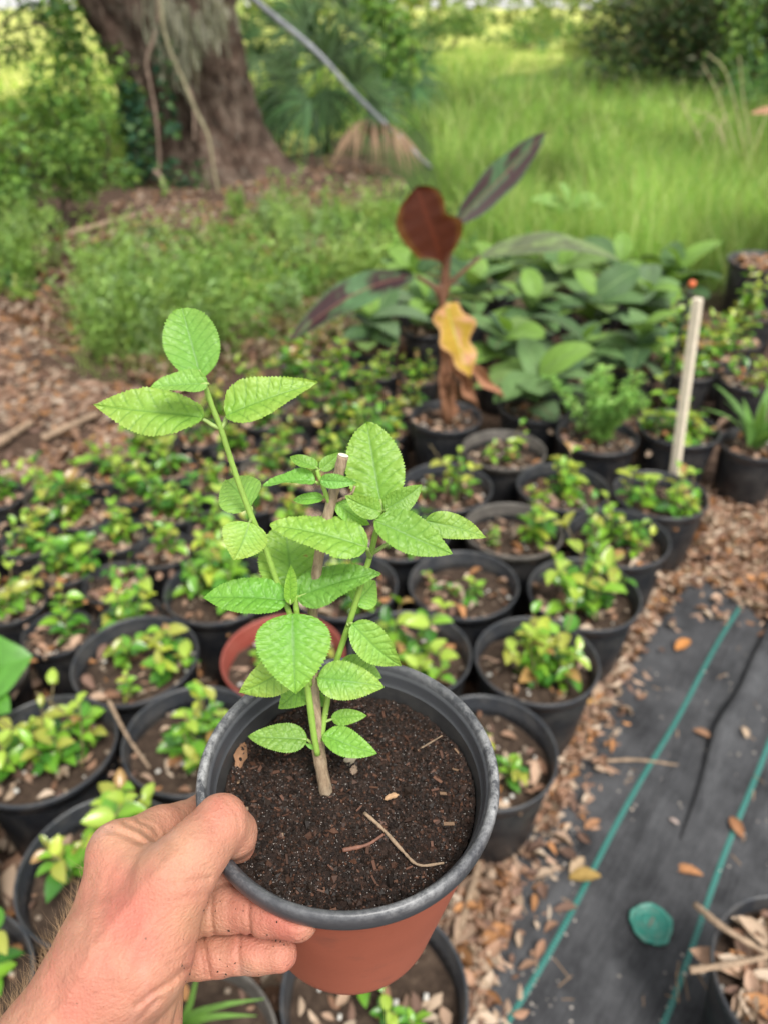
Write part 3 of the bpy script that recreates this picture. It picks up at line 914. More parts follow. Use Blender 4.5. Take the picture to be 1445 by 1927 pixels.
# dead fronds hanging by the palmetto
dead = thing('dead_palm_fronds', G(705, 318), 'dry brown palm fronds drooping beside the end of the pole', 'dead fronds')
bD = G(705, 318)
for k, (hx, hy) in enumerate([(662, 236), (676, 230), (690, 225), (705, 230), (722, 234), (738, 238), (752, 246)]):
    hub = PY(hx, hy, bD[1] - 0.45)
    fan(dead, bD + np.array([0, -0.2, 0.30]), hub, np.array([0.2 * (k - 3), -0.15, -1]), 0.46, np.array([0.22, 0.145, 0.095]) * RNG.uniform(0.8, 1.15), nl=4, droop=0.1, spread=0.5, seed=90 + k, mat=M_DRY, off=bD)

# leaning grey pole
pb = G(812, 318); pm = PY(730, 238, pb[1] - 0.05); pt_ = PY(478, -2, pb[1] + 0.1)
pe = pt_ + (pt_ - PY(640, 150, pb[1])) * 0.6
Vt, qt, tt = tube(smooth_path([pb, pm, PY(660, 168, pb[1]), PY(590, 92, pb[1]), pt_, pe], 40), np.linspace(0.018, 0.034, 40), 10)
o = ob('pole', mesh_np('pole', Vt - pb, [qt, tt], mat_simple('weathered_grey_pole', (0.25, 0.26, 0.28), 0.7, 0.3, 12, 0.4, 60))); o.location = pb
tag(o, 'long grey pole leaning through the palmettos beside the oak', 'pole')

# --- dark trees and bushes on the right, beyond the grass
for k, (px, py, w, h, n, L, pal, lab, cat) in enumerate([
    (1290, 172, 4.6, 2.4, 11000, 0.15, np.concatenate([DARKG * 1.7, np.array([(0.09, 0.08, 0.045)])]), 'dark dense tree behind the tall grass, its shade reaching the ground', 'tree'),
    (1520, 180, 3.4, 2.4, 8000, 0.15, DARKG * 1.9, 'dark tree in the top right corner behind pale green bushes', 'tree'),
]):
    base = G(px, py)
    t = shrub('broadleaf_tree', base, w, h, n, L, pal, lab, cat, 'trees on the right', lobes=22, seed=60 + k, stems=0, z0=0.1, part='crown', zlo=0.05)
    Vt, qt, tt = tube(smooth_path([np.array([0, 0, -0.02]), np.array([0.1, 0, 1.0]), np.array([-0.05, 0, 2.2])], 12), np.linspace(0.2, 0.1, 12), 10)
    ob('trunk', mesh_np('trunk', Vt, [qt, tt], M_BARK), t)
for k, (px, py, w, h, n, L, pal, lab) in enumerate([
    (1070, 118, 3.0, 1.3, 1500, 0.14, YELG * 0.8, 'yellow-green bush in the far grass left of the dark tree'),
    (1410, 215, 1.5, 0.9, 1300, 0.09, GREENS * 1.1 + np.array([0, 0.02, 0.03]), 'fresh green bush in front of the dark corner tree'),
    (960, 95, 6.0, 1.3, 1500, 0.22, GREENS, 'low dark bush line at the edge of the bright meadow'),
    (850, 100, 3.0, 1.4, 1200, 0.16, GREENS * 0.9, 'leafy bush beyond the silvery palmetto'),
    (545, 285, 1.3, 0.75, 1200, 0.07, GREENS * 1.1, 'light green undergrowth bush between the oak and the dead fronds'),
    (720, 215, 2.0, 1.0, 1500, 0.08, GREENS * 1.1, 'bushy undergrowth behind the dead fronds'),
]):
    shrub('bush', G(px, py), w, h, n, L, pal, lab, 'bush', 'bushes at the edge of the clearing', seed=40 + k)

# --- tree line added over the grey horizon, haze put into its pale colours
n = 9000
rs = np.random.default_rng(31)
xx = np.concatenate([rs.uniform(-34, 120, n - 1500), rs.uniform(-120, -62, 1500)])
hmax = 5.5 + 2.0 * np.sin(xx * 0.11) + 1.2 * np.sin(xx * 0.37 + 1)
T = np.stack([xx, 95 + rs.normal(0, 4, n), rs.random(n) ** 0.8 * hmax], 1)
V_, F_, C_ = leaf_cloud(T, 1.3, np.array([(0.30, 0.38, 0.13), (0.24, 0.33, 0.11), (0.38, 0.42, 0.18)]), 0.5, 0.6, rs)
tag(ob('added_treeline', mesh_np('added_treeline', V_, F_, M_FOL, C_)), 'added line of hazy pale trees far across the bright meadow', 'tree line', kind='stuff')

# --- tall grass (uncountable)
BL = np.array([(0, -0.5, 0), (0, 0.5, 0), (0.35, -0.42, 0.05), (0.35, 0.42, 0.05), (0.7, -0.28, -0.02), (0.7, 0.28, -0.02), (1.0, 0, -0.18)], float)
BLq = np.array([(0, 1, 3, 2), (2, 3, 5, 4)]); BLt = np.array([(4, 5, 6)])


def grass(q, hr, wr, palette, lean, rng=RNG, z=0.0):
    T = G(q[:, 0], q[:, 1], z); n = len(T)
    dist = T[:, 1]
    h = rng.uniform(*hr, n)
    ax = np.stack([rng.normal(0, lean, n), rng.normal(0, lean, n), np.ones(n)], 1)
    no = np.stack([rng.normal(0, 1, n), rng.normal(0, 1, n), np.zeros(n)], 1)
    Mx = frames(ax, no, h, rng.uniform(*wr, n) * np.clip(dist / 7, 0.7, 2.2), h * 1.2)
    patch = 0.95 + 0.45 * vnoise(T, 0.8, 9) + 0.4 * vnoise(T, 2.7, 10)
    h = h * np.clip(0.9 + 0.4 * vnoise(T, 1.3, 14), .4, 1.4)
    Mx = Mx * (h / h.mean() * 0 + 1)[:, None, None]
    tint = palette[rng.integers(0, len(palette), n)] * rng.uniform(0.75, 1.25, (n, 1)) * patch[:, None]
    V_, Q_, C_ = instances(BL, BLq, Mx, T, tint)
    T3 = (BLt[None] + (np.arange(n) * 7)[:, None, None]).reshape(-1, 3)
    return V_, Q_, T3, C_


GR = np.array([(0.15, 0.28, 0.055), (0.20, 0.33, 0.075), (0.12, 0.23, 0.05), (0.26, 0.36, 0.10), (0.34, 0.38, 0.16)])
gp = []
for poly, n, hr, wr, pal, lean in (
    ([(800, 190), (860, 92), (1200, 90), (1700, 100), (1700, 620), (1300, 545), (1120, 500), (900, 470), (830, 380)], 30000, (0.20, 0.55), (0.005, 0.010), GR * 1.2, 0.42),
    ([(880, 330), (1600, 330), (1600, 560), (1250, 530), (900, 470)], 6500, (0.18, 0.42), (0.004, 0.008), GR * 1.15, 0.3),
    ([(480, 110), (1000, 80), (880, 200), (760, 260), (500, 250)], 6000, (0.2, 0.5), (0.006, 0.012), GR, 0.3),
    ([(-250, 210), (250, 190), (250, 330), (-250, 330)], 5000, (0.2, 0.4), (0.005, 0.01), GR * 1.2, 0.3),
    ([(-300, 90), (260, 80), (1000, 62), (1000, 100), (260, 200), (-300, 215)], 5000, (0.1, 0.22), (0.01, 0.02), YELG * 1.4, 0.3),
    ([(450, 400), (880, 360), (900, 500), (640, 660), (500, 700), (330, 740), (150, 720), (110, 560)], 2200, (0.12, 0.40), (0.003, 0.006), GR * 1.35, 0.5),
):
    q = sample_poly(poly, n)
    if n == 2200: q = q[~(in_poly(q, [(120, 350), (480, 315), (740, 290), (740, 385), (570, 425), (430, 450), (360, 545), (200, 570), (60, 560)]) & (RNG.random(len(q)) < 0.8))]
    gp.append(grass(q, hr, wr, pal, lean))
V_, fs = join([(g[0], g[1], g[2]) for g in gp])
tag(ob('grass', mesh_np('grass', V_, fs, M_GRASS, np.concatenate([g[3] for g in gp]))), 'tall soft green grass filling the clearing behind the pots', 'grass', kind='stuff')

# --- low weeds and brown litter on the bank
q = np.concatenate([sample_poly([(0, 450), (120, 445), (330, 440), (560, 430), (720, 370), (830, 420), (800, 520), (600, 640), (500, 690), (340, 745), (140, 715), (90, 600), (0, 555)], 1500),
                    sample_poly([(130, 570), (560, 520), (640, 600), (500, 690), (330, 740), (150, 700)], 420),
                    sample_poly([(240, 300), (560, 300), (760, 320), (820, 400), (500, 400), (300, 400)], 170),
                    sample_poly([(820, 330), (1040, 330), (1240, 520), (860, 520)], 350)])
base = G(q[:, 0], q[:, 1])
BARE = [(120, 350), (480, 315), (740, 290), (740, 385), (570, 425), (430, 450), (360, 545), (200, 570), (60, 560), (60, 470)]
keep = (vnoise(base, 1.7, 4) + 0.6 * vnoise(base, 4.1, 8) > 0.24) & ~(in_poly(q, BARE) & (RNG.random(len(q)) < 0.72))
base = base[keep]
hh = RNG.uniform(0.07, 0.30, len(base)) * (0.75 + 0.6 * np.clip(vnoise(base, 1.1, 2), -0.8, 1))
ns_, nl_ = 4, 9
nb = len(base)
sd = np.stack([RNG.normal(0, .45, (nb, ns_)), RNG.normal(0, .45, (nb, ns_)), np.ones((nb, ns_))], -1)
tt_ = (np.arange(nl_) + 1.0) / nl_
T = base[:, None, None, :] + RNG.normal(0, 0.02, (nb, ns_, 1, 3)) * [1, 1, 0] + sd[:, :, None, :] * (hh[:, None, None] * tt_[None, None, :] * RNG.uniform(0.5, 1.2, (nb, ns_, 1)))[..., None]
T = T.reshape(-1, 3); T[:, 2] = np.clip(T[:, 2], 0.01, None)
n = len(T)
ax = np.repeat(sd.reshape(-1, 3), nl_, 0) * RNG.uniform(0.1, 0.8, (n, 1)) + RNG.normal(0, 0.9, (n, 3)) * [1, 1, 0.4]
Lw = RNG.uniform(0.022, 0.060, n)
pal = np.concatenate([GREENS * 1.25, YELG * 0.95, np.array([(0.16, 0.25, 0.12), (0.12, 0.21, 0.09)])])
kind = RNG.integers(0, len(pal), nb)
tint = pal[kind][np.repeat(np.arange(nb), ns_ * nl_)] * RNG.uniform(0.7, 1.3, (n, 1)) * np.repeat(0.9 + 0.35 * vnoise(base, 0.9, 12), ns_ * nl_)[:, None]
V_, F_, C_ = instances(LT4[0], LT4[1], frames(ax, RNG.normal(0, .5, (n, 3)) + [0, 0, .8], Lw, Lw * np.repeat(RNG.uniform(0.16, 0.5, nb), ns_ * nl_)), T, tint)
# taller feathery stalks standing above the rest
q = np.concatenate([sample_poly([(150, 470), (560, 440), (720, 380), (800, 480), (600, 620), (330, 700), (150, 640)], 70), sample_poly([(200, 560), (420, 540), (420, 680), (180, 690)], 45), sample_poly([(430, 360), (560, 380), (560, 440), (430, 430)], 25), sample_poly([(0, 440), (130, 450), (110, 560), (0, 540)], 30)])
q = q[~(in_poly(q, BARE) & (RNG.random(len(q)) < 0.7))]
bt = G(q[:, 0], q[:, 1]); nb = len(bt); ns_, nl_ = 6, 18
ht = RNG.uniform(0.22, 0.46, nb)
sd = np.stack([RNG.normal(0, .28, (nb, ns_)), RNG.normal(0, .28, (nb, ns_)), np.ones((nb, ns_))], -1)
tt_ = (np.arange(nl_) + 1.0) / nl_
T2 = bt[:, None, None, :] + RNG.normal(0, 0.03, (nb, ns_, 1, 3)) * [1, 1, 0] + sd[:, :, None, :] * (ht[:, None, None] * tt_[None, None, :] * RNG.uniform(0.6, 1.1, (nb, ns_, 1)))[..., None]
T2 = T2.reshape(-1, 3); n = len(T2)
ax = np.repeat(sd.reshape(-1, 3), nl_, 0) * 0.5 + RNG.normal(0, 0.8, (n, 3)) * [1, 1, 0.4]
Lw = RNG.uniform(0.03, 0.075, n)
pal2 = np.array([(0.20, 0.32, 0.08), (0.26, 0.37, 0.11), (0.16, 0.28, 0.07), (0.22, 0.33, 0.14)])
tint2 = pal2[RNG.integers(0, 4, nb)][np.repeat(np.arange(nb), ns_ * nl_)] * RNG.uniform(0.75, 1.25, (n, 1))
V2, F2, C2 = instances(LT4[0], LT4[1], frames(ax, RNG.normal(0, .5, (n, 3)) + [0, 0, .8], Lw, Lw * np.repeat(RNG.uniform(0.12, 0.4, nb), ns_ * nl_)), T2, tint2)
F_ = np.concatenate([F_, F2 + len(V_)]); V_ = np.concatenate([V_, V2]); C_ = np.concatenate([C_ * 1.4, C2 * 1.15])
tag(ob('weeds', mesh_np('weeds', V_, F_, M_FOL, C_)), 'low feathery weeds covering the bank between oak and pots', 'weeds', kind='stuff')

q = np.concatenate([sample_poly([(-60, 540), (110, 590), (140, 720), (340, 745), (420, 740), (300, 830), (160, 870), (-60, 930)], 4200),
                    sample_poly([(130, 430), (300, 330), (520, 320), (720, 300), (760, 350), (560, 440), (330, 460), (180, 480)], 4200),
                    sample_poly([(-20, 450), (330, 440), (700, 380), (640, 640), (330, 745), (0, 600)], 6000),
                    sample_poly([(-60, 880), (500, 690), (900, 620), (1350, 700), (1350, 950), (1100, 1250), (800, 1927), (-60, 1927)], 3800)])
gq = G(q[:, 0], q[:, 1]); q = q[vnoise(gq, 2.3, 2) + 0.7 * vnoise(gq, 6.1, 3) + RNG.normal(0, .35, len(q)) > -0.3]
V_, F_, C_ = litter_cloud(G(q[:, 0], q[:, 1]), Lr=(0.02, 0.085), zr=(0.0, 0.025), tilt=0.4, palette=LITTER * 0.74)
tag(ob('leaf_litter', mesh_np('bank_litter', V_, F_, M_DRY, C_)), 'brown dead leaves covering the bare bank and the ground under the pots', 'leaf litter', kind='stuff')

for k, (a_, b_, r, lab) in enumerate([((-30, 850), (60, 795), 0.022, 'grey fallen branch piece on the brown bank at the left edge'), ((80, 825), (185, 778), 0.018, 'brown fallen branch on the bank behind the small pots'), ((130, 440), (260, 405), 0.03, 'bleached fallen branch near the foot of the oak')]):
    stick('fallen_branch', [G(*a_, .03), (G(*a_, .04) + G(*b_, .04)) / 2, G(*b_, .03)], r, lab, 'branch', 8, 'fallen branches on the bank', M_TWIG)


# a pale broadleaved weed in the grass
def broad_plant(name, base, leaves, label, cat, mat=None, group=None, stem_r=0.006):
    """leaves: list of (base_h, az, pitch, L, W, tint)"""
    t = thing(name, base, label, cat, group)
    return t


def blade_leaf(name, parent, p0, p1, W, sag, tint, mat, normal=(0, 0, 1), seed=0, nt=14, rib=None, fold=0.25, tipw=0.75, wav=0.05, blotch=None, pw=0.8, wave=0.0):
    """a broad leaf from p0 to p1 with a midrib, sagging in between"""
    rs = np.random.default_rng(seed)
    p0 = np.asarray(p0, float); p1 = np.asarray(p1, float)
    L = np.linalg.norm(p1 - p0); ax = nrm(p1 - p0); n = np.asarray(normal, float); n = nrm(n - (n @ ax) * ax); b = np.cross(n, ax)
    V_ = []; C_ = []; S = np.array([-1, -0.72, -0.42, -0.07, 0, 0.07, 0.42, 0.72, 1])
    ph = rs.uniform(0, 6.28, 4)
    for i in range(nt + 1):
        t = i / nt
        w = W * 0.5 * (math.sin(math.pi * t ** pw)) ** tipw if 0 < t < 1 else 0.0005
        c = p0 + (p1 - p0) * t + n * sag * L * math.sin(math.pi * t)
        for s in S:
            ww = w * (1 + wav * math.sin(t * 17 + ph[0] + s))
            up_ = fold * abs(s) * w - 0.35 * fold * w * s * s + wave * W * math.sin(t * 13 + ph[1] + (2 if s > 0 else 0)) * abs(s)
            V_.append(c + b * s * ww + n * up_)
            col = np.array(tint, float)
            if blotch is not None:
                bv = 2.6 * float(vnoise(np.array([[t * 6.5 - abs(s) * 1.2 + ph[2], s * 1.9 + ph[3], 0.3]]), 1.0, seed)[0]) + 0.9 * float(vnoise(np.array([[t * 19 - abs(s) * 3, s * 4 + ph[3], 0.7]]), 1.0, seed)[0]) + rs.normal(0, 0.15)
                f_ = min(1, max(0, (bv - blotch[1]) * 1.4 + 0.5)); f_ = max(f_, 0.75 * (abs(s) > 0.9)); col = col * (1 - f_) + np.array(blotch[0]) * f_ * rs.uniform(0.85, 1.15)
            col = col * (1 + 0.10 * math.sin(t * 75 - abs(s) * 9))
            if abs(s) < 0.03 and rib is not None: col = np.array(rib)
            C_.append(col * rs.uniform(0.9, 1.1))
    a = (np.arange(nt)[:, None] * 9 + np.arange(8)[None]).ravel()
    off = np.array(parent.location) if parent is not None else 0
    return ob(name, mesh_np(name, np.array(V_) - off, np.stack([a, a + 1, a + 10, a + 9], 1), mat, np.array(C_)), parent)


b = G(1072, 452)
wd = thing('broadleaf_weed', b, 'pale green broadleaved weed alone in the grass behind the purple leaf', 'weed')
for k, (x, y, L) in enumerate([(1010, 378, .2), (1055, 352, .2), (1115, 372, .2), (1128, 388, .18), (1078, 425, .2), (1035, 395, .16)]):
    tip = PY(x, y, b[1] - 0.05); hub = PY(1070, 390, b[1])
    blade_leaf('leaf', wd, hub, hub + (tip - hub) * 1.2, 0.15, 0.06, (0.24, 0.40, 0.12), M_FOL, (0, -0.5, 1), seed=k, rib=(0.3, 0.45, 0.2))
Vt, qt, tt = tube(smooth_path([b, PY(1072, 420, b[1]), PY(1070, 388, b[1])], 8), 0.006, 5)
ob('stem', mesh_np('stem', Vt - b, [qt, tt], mat_simple('green_stem', (0.16, 0.25, 0.08), 0.6)), wd)

# dry seed stalks in the grass at the right edge
dg = thing('dry_grass_stalks', G(1390, 330), 'tan dry grass stalks arching over the green grass at the right edge', 'grass stalks')
bg = G(1390, 330); rs = np.random.default_rng(8)
for k, pts in enumerate([[(1400, 330), (1350, 180), (1322, 122)], [(1410, 330), (1370, 150), (1330, 100)], [(1370, 330), (1350, 230), (1300, 205)], [(1380, 330), (1340, 225), (1310, 260)], [(1420, 330), (1400, 200), (1390, 105)], [(1400, 330), (1440, 220), (1470, 170)], [(1350, 330), (1290, 210), (1278, 190)], [(1395, 340), (1360, 250), (1365, 215), (1330, 280)]]):
    Vt, qt, tt = tube(smooth_path([PY(x, y, bg[1] - 0.2 + 0.05 * k) for x, y in pts], 14), np.linspace(0.007, 0.004, 14), 5)
    ob('stalk', mesh_np('stalk', Vt - bg, [qt, tt], mat_simple('straw%d' % k, (0.50, 0.43, 0.24), 0.7)), dg)

# ------------------------------------------------------------------ nursery pots
def pot_profiles(R, H):
    wall = [(0.002, 0.004), (0.70 * R, 0.004), (0.74 * R, 0.0), (0.77 * R, 0.006), (0.80 * R, 0.12 * H), (0.805 * R, 0.13 * H), (0.945 * R, H - 0.032), (0.94 * R, H - 0.030), (0.925 * R, H - 0.036), (0.80 * R, 0.2 * H), (0.74 * R, 0.03)]
    rim = [(0.938 * R, H - 0.034), (0.962 * R, H - 0.032), (0.965 * R, H - 0.016), (0.992 * R, H - 0.014), (1.0 * R, H - 0.010), (1.0 * R, H - 0.004), (0.993 * R, H - 0.0005), (0.978 * R, H), (0.962 * R, H - 0.003), (0.952 * R, H - 0.010), (0.945 * R, H - 0.022), (0.928 * R, H - 0.026), (0.918 * R, H - 0.05)]
    return wall, rim


_potcache = {}


def pot_meshes(R, H, kind):
    key = (round(R, 3), round(H, 3), kind)
    if key not in _potcache:
        w, r = pot_profiles(R, H)
        mw_, mr_ = {'black': (M_POT, M_POT_RIM), 'grey': (M_POT, M_POT_GREY), 'red': (M_POT_RED, M_POT_RED)}[kind]
        V_, F_ = lathe(w, 52)
        if R > 0.1:       # shallow moulded ribs
            ang = np.arctan2(V_[:, 1], V_[:, 0]); m_ = (V_[:, 2] > 0.02) & (V_[:, 2] < H - 0.04)
            V_[m_, :2] *= (1 + 0.006 * np.cos(ang[m_] * 13))[:, None]
        Vr, Fr = lathe(r, 56)
        _potcache[key] = (mesh_np('pot', V_, F_, mw_), mesh_np('rim', Vr, Fr, mr_))
    return _potcache[key]


_soilcache = {}


def soil_mesh(R, seed, mulch=False):
    key = (round(R, 3), seed % 5, mulch)
    if key in _soilcache: return _soilcache[key]
    rs = np.random.default_rng(seed % 5 + (50 if mulch else 0))
    nr, na = 12, 40
    rr = np.linspace(0.0, 0.925 * R, nr); aa = np.arange(na) / na * 2 * math.pi
    V_ = np.stack([rr[:, None] * np.cos(aa), rr[:, None] * np.sin(aa), np.zeros((nr, na))], 2).reshape(-1, 3)
    V_[:, 2] = 0.006 * vnoise(V_, 40, seed % 5) + 0.008 * vnoise(V_, 14, seed % 5 + 3)
    i, j = np.meshgrid(np.arange(nr - 1), np.arange(na), indexing='ij'); j2 = (j + 1) % na
    F_ = np.stack([i * na + j, i * na + j2, (i + 1) * na + j2, (i + 1) * na + j], -1).reshape(-1, 4)
    C_ = np.tile([0.06, 0.04, 0.028], (len(V_), 1))
    mi = np.zeros(len(F_), int)
    # fallen bits and litter on the soil
    n = 240 if mulch else 46
    th = rs.uniform(0, 6.28, n); r0 = R * (0.7 if mulch else 0.82) * np.sqrt(rs.random(n))
    pts = np.stack([r0 * np.cos(th), r0 * np.sin(th), np.zeros(n)], 1)
    Vl, Fl, Cl = litter_cloud(pts, Lr=(0.015, 0.05) if not mulch else (0.03, 0.07), zr=(0.004, 0.012 if not mulch else 0.02), tilt=0.25, rng=rs)
    # perlite grains
    n2 = 26
    th = rs.uniform(0, 6.28, n2); r0 = R * 0.9 * np.sqrt(rs.random(n2)); sz = rs.uniform(0.003, 0.008, n2) * (1.5 if R > .1 else 1)
    Mx = np.stack([np.diag([s_, s_ * rs.uniform(.6, 1), s_ * 0.7]) for s_ in sz])
    Vb, Fb, Cb = instances(box * 0.9, boxf, Mx, np.stack([r0 * np.cos(th), r0 * np.sin(th), np.full(n2, 0.008)], 1), np.where(rs.random((n2, 1)) < 0.3, np.array([[0.62, 0.60, 0.56]]), np.array([[0.28, 0.22, 0.17]])))
    Vv, fs = join([(V_, F_), (Vl, Fl), (Vb, Fb)])
    mi = np.concatenate([np.zeros(len(F_), int), np.ones(len(Fl) + len(Fb), int)])
    me = mesh_np('soil', Vv, fs, [M_SOIL_OLD, M_DRY], np.concatenate([C_, Cl, Cb]), matidx=mi)
    _soilcache[key] = me
    return me


# glossy seedling leaves, one mesh per tint
TINTS = np.array([(0.045, 0.15, 0.022), (0.075, 0.22, 0.025), (0.12, 0.29, 0.03), (0.19, 0.37, 0.035), (0.30, 0.42, 0.06), (0.38, 0.45, 0.055), (0.29, 0.31, 0.055), (0.33, 0.20, 0.075)])
LEAFM = []
for k, tcol in enumerate(TINTS):
    v_, f_ = leaf_template(6, 0.22, 0.22, 0.9, 0.75)
    v_ = v_ * np.array([1, 0.62, 1])
    col = np.tile(tcol, (len(v_), 1)); col[1::3] *= 1.25
    LEAFM.append(mesh_np('leaf', v_, f_, M_GLOSSY, col))
M_SSTEM = mat_simple('seedling_stem', (0.17, 0.13, 0.06), 0.7)


def seedling_layout(seed, size=1.0, warm=0.3, nst=None):
    """stems (polylines) and leaves (4x4, tint index) of one small leafy shrub"""
    rs = np.random.default_rng(seed)
    stems = []; leaves = []
    nst = nst or rs.integers(2, 5)
    for s in range(nst):
        h = rs.uniform(0.06, 0.19) * size; az = rs.uniform(0, 6.28); ln = rs.uniform(0.05, 0.55)
        b = np.array([rs.normal(0, 0.02), rs.normal(0, 0.02), -0.005]) * size
        e = b + np.array([math.cos(az) * ln * h, math.sin(az) * ln * h, h])
        mid = (b + e) / 2 + rs.normal(0, 0.012, 3) * size
        path = smooth_path([b, mid, e], 8); stems.append(path)
        nodes = rs.integers(3, 6)
        for k in range(nodes):
            t = 0.3 + 0.7 * k / (nodes - 1)
            p = path[min(7, int(t * 7))]; d = nrm(path[min(7, int(t * 7))] - path[max(0, int(t * 7) - 1)] + 1e-6)
            a0 = rs.uniform(0, 6.28) if k % 2 == 0 else a0 + 1.57
            for side in (0, math.pi):
                if rs.random() < 0.12: continue
                L = rs.uniform(0.032, 0.055) * size * (0.75 if k == nodes - 1 else 1)
                rd = np.array([math.cos(a0 + side), math.sin(a0 + side), 0])
                ax = nrm(rd + d * (0.35 + 0.8 * (k == nodes - 1)) + np.array([0, 0, rs.normal(-0.05, 0.25)]))
                no = nrm(np.array([0, 0, 1.0]) + rs.normal(0, 0.25, 3) - ax * 0.1)
                M3 = frames(ax[None], no[None], [L], [L])[0]
                m4 = np.eye(4); m4[:3, :3] = M3; m4[:3, 3] = p
                if k >= nodes - 2 and rs.random() < warm + 0.25: ti = rs.choice([4, 5, 4, 3, 4, 6] if rs.random() < 0.85 else [6, 7])
                else: ti = rs.choice([1, 1, 2, 2, 3, 3, 0])
                leaves.append((Matrix(m4.tolist()), int(ti)))
    return stems, leaves


def stems_mesh(stems, r=0.0022):
    parts = [tube(p, np.linspace(r, r * 0.6, len(p)), 5) for p in stems]
    V_, fs = join(parts)
    return mesh_np('stem', V_, fs, M_SSTEM)


_lay = {}


def layout(i, size, warm, nst=None):
    key = (i, round(size, 2), warm, nst)
    if key not in _lay:
        st, lv = seedling_layout(100 + i, size, warm, nst)
        _lay[key] = [stems_mesh(st), lv, None]
    return _lay[key]


def add_seedling(root, z, i, size=1.0, warm=0.3, individual=True, off=(0, 0), rot=0.0, nst=None):
    L = layout(i, size, warm, nst)
    s = ob('seedling', L[0], root); s.location = (off[0], off[1], z); s.rotation_euler = (0, 0, rot)
    if individual:
        for m4, ti in L[1]:
            o = ob('leaf', LEAFM[ti], s); o.matrix_basis = m4
    else:
        if L[2] is None:
            tv, tf = leaf_template(4, 0.22, 0.22, 0.9, 0.75); tv = tv * np.array([1, 0.62, 1])
            Mx = np.array([np.array(m)[:3, :3] for m, _ in L[1]]); T = np.array([np.array(m)[:3, 3] for m, _ in L[1]])
            V_, F_, C_ = instances(tv, tf, Mx, T, TINTS[[t for _, t in L[1]]])
            L[2] = mesh_np('leaves', V_, F_, M_GLOSSY, C_)
        o = ob('foliage', L[2], s)


def make_pot(px, py, R, H, kind, label, group, seed, fill=0.035, mulch=False, name='potted_seedling', cat='potted plant', xy=None):
    p = G(px, py, H) if xy is None else np.array([xy[0], xy[1], 0])
    t = thing(name, (p[0], p[1], 0.004), label, cat, group, rotz=seed * 1.7 % 6.28)
    a, b = pot_meshes(R, H, kind)
    o = ob('pot', a, t); ob('rim', b, o)
    s = ob('soil', soil_mesh(R, seed, mulch), t); s.location = (0, 0, H - fill)
    # uneven settling: a slight tilt
    t.rotation_euler = (math.sin(seed * 3.1) * 0.025, math.cos(seed * 2.3) * 0.025, seed * 1.7 % 6.28)
    return t, H - fill


BR, BH = 0.143, 0.25     # three gallon pots
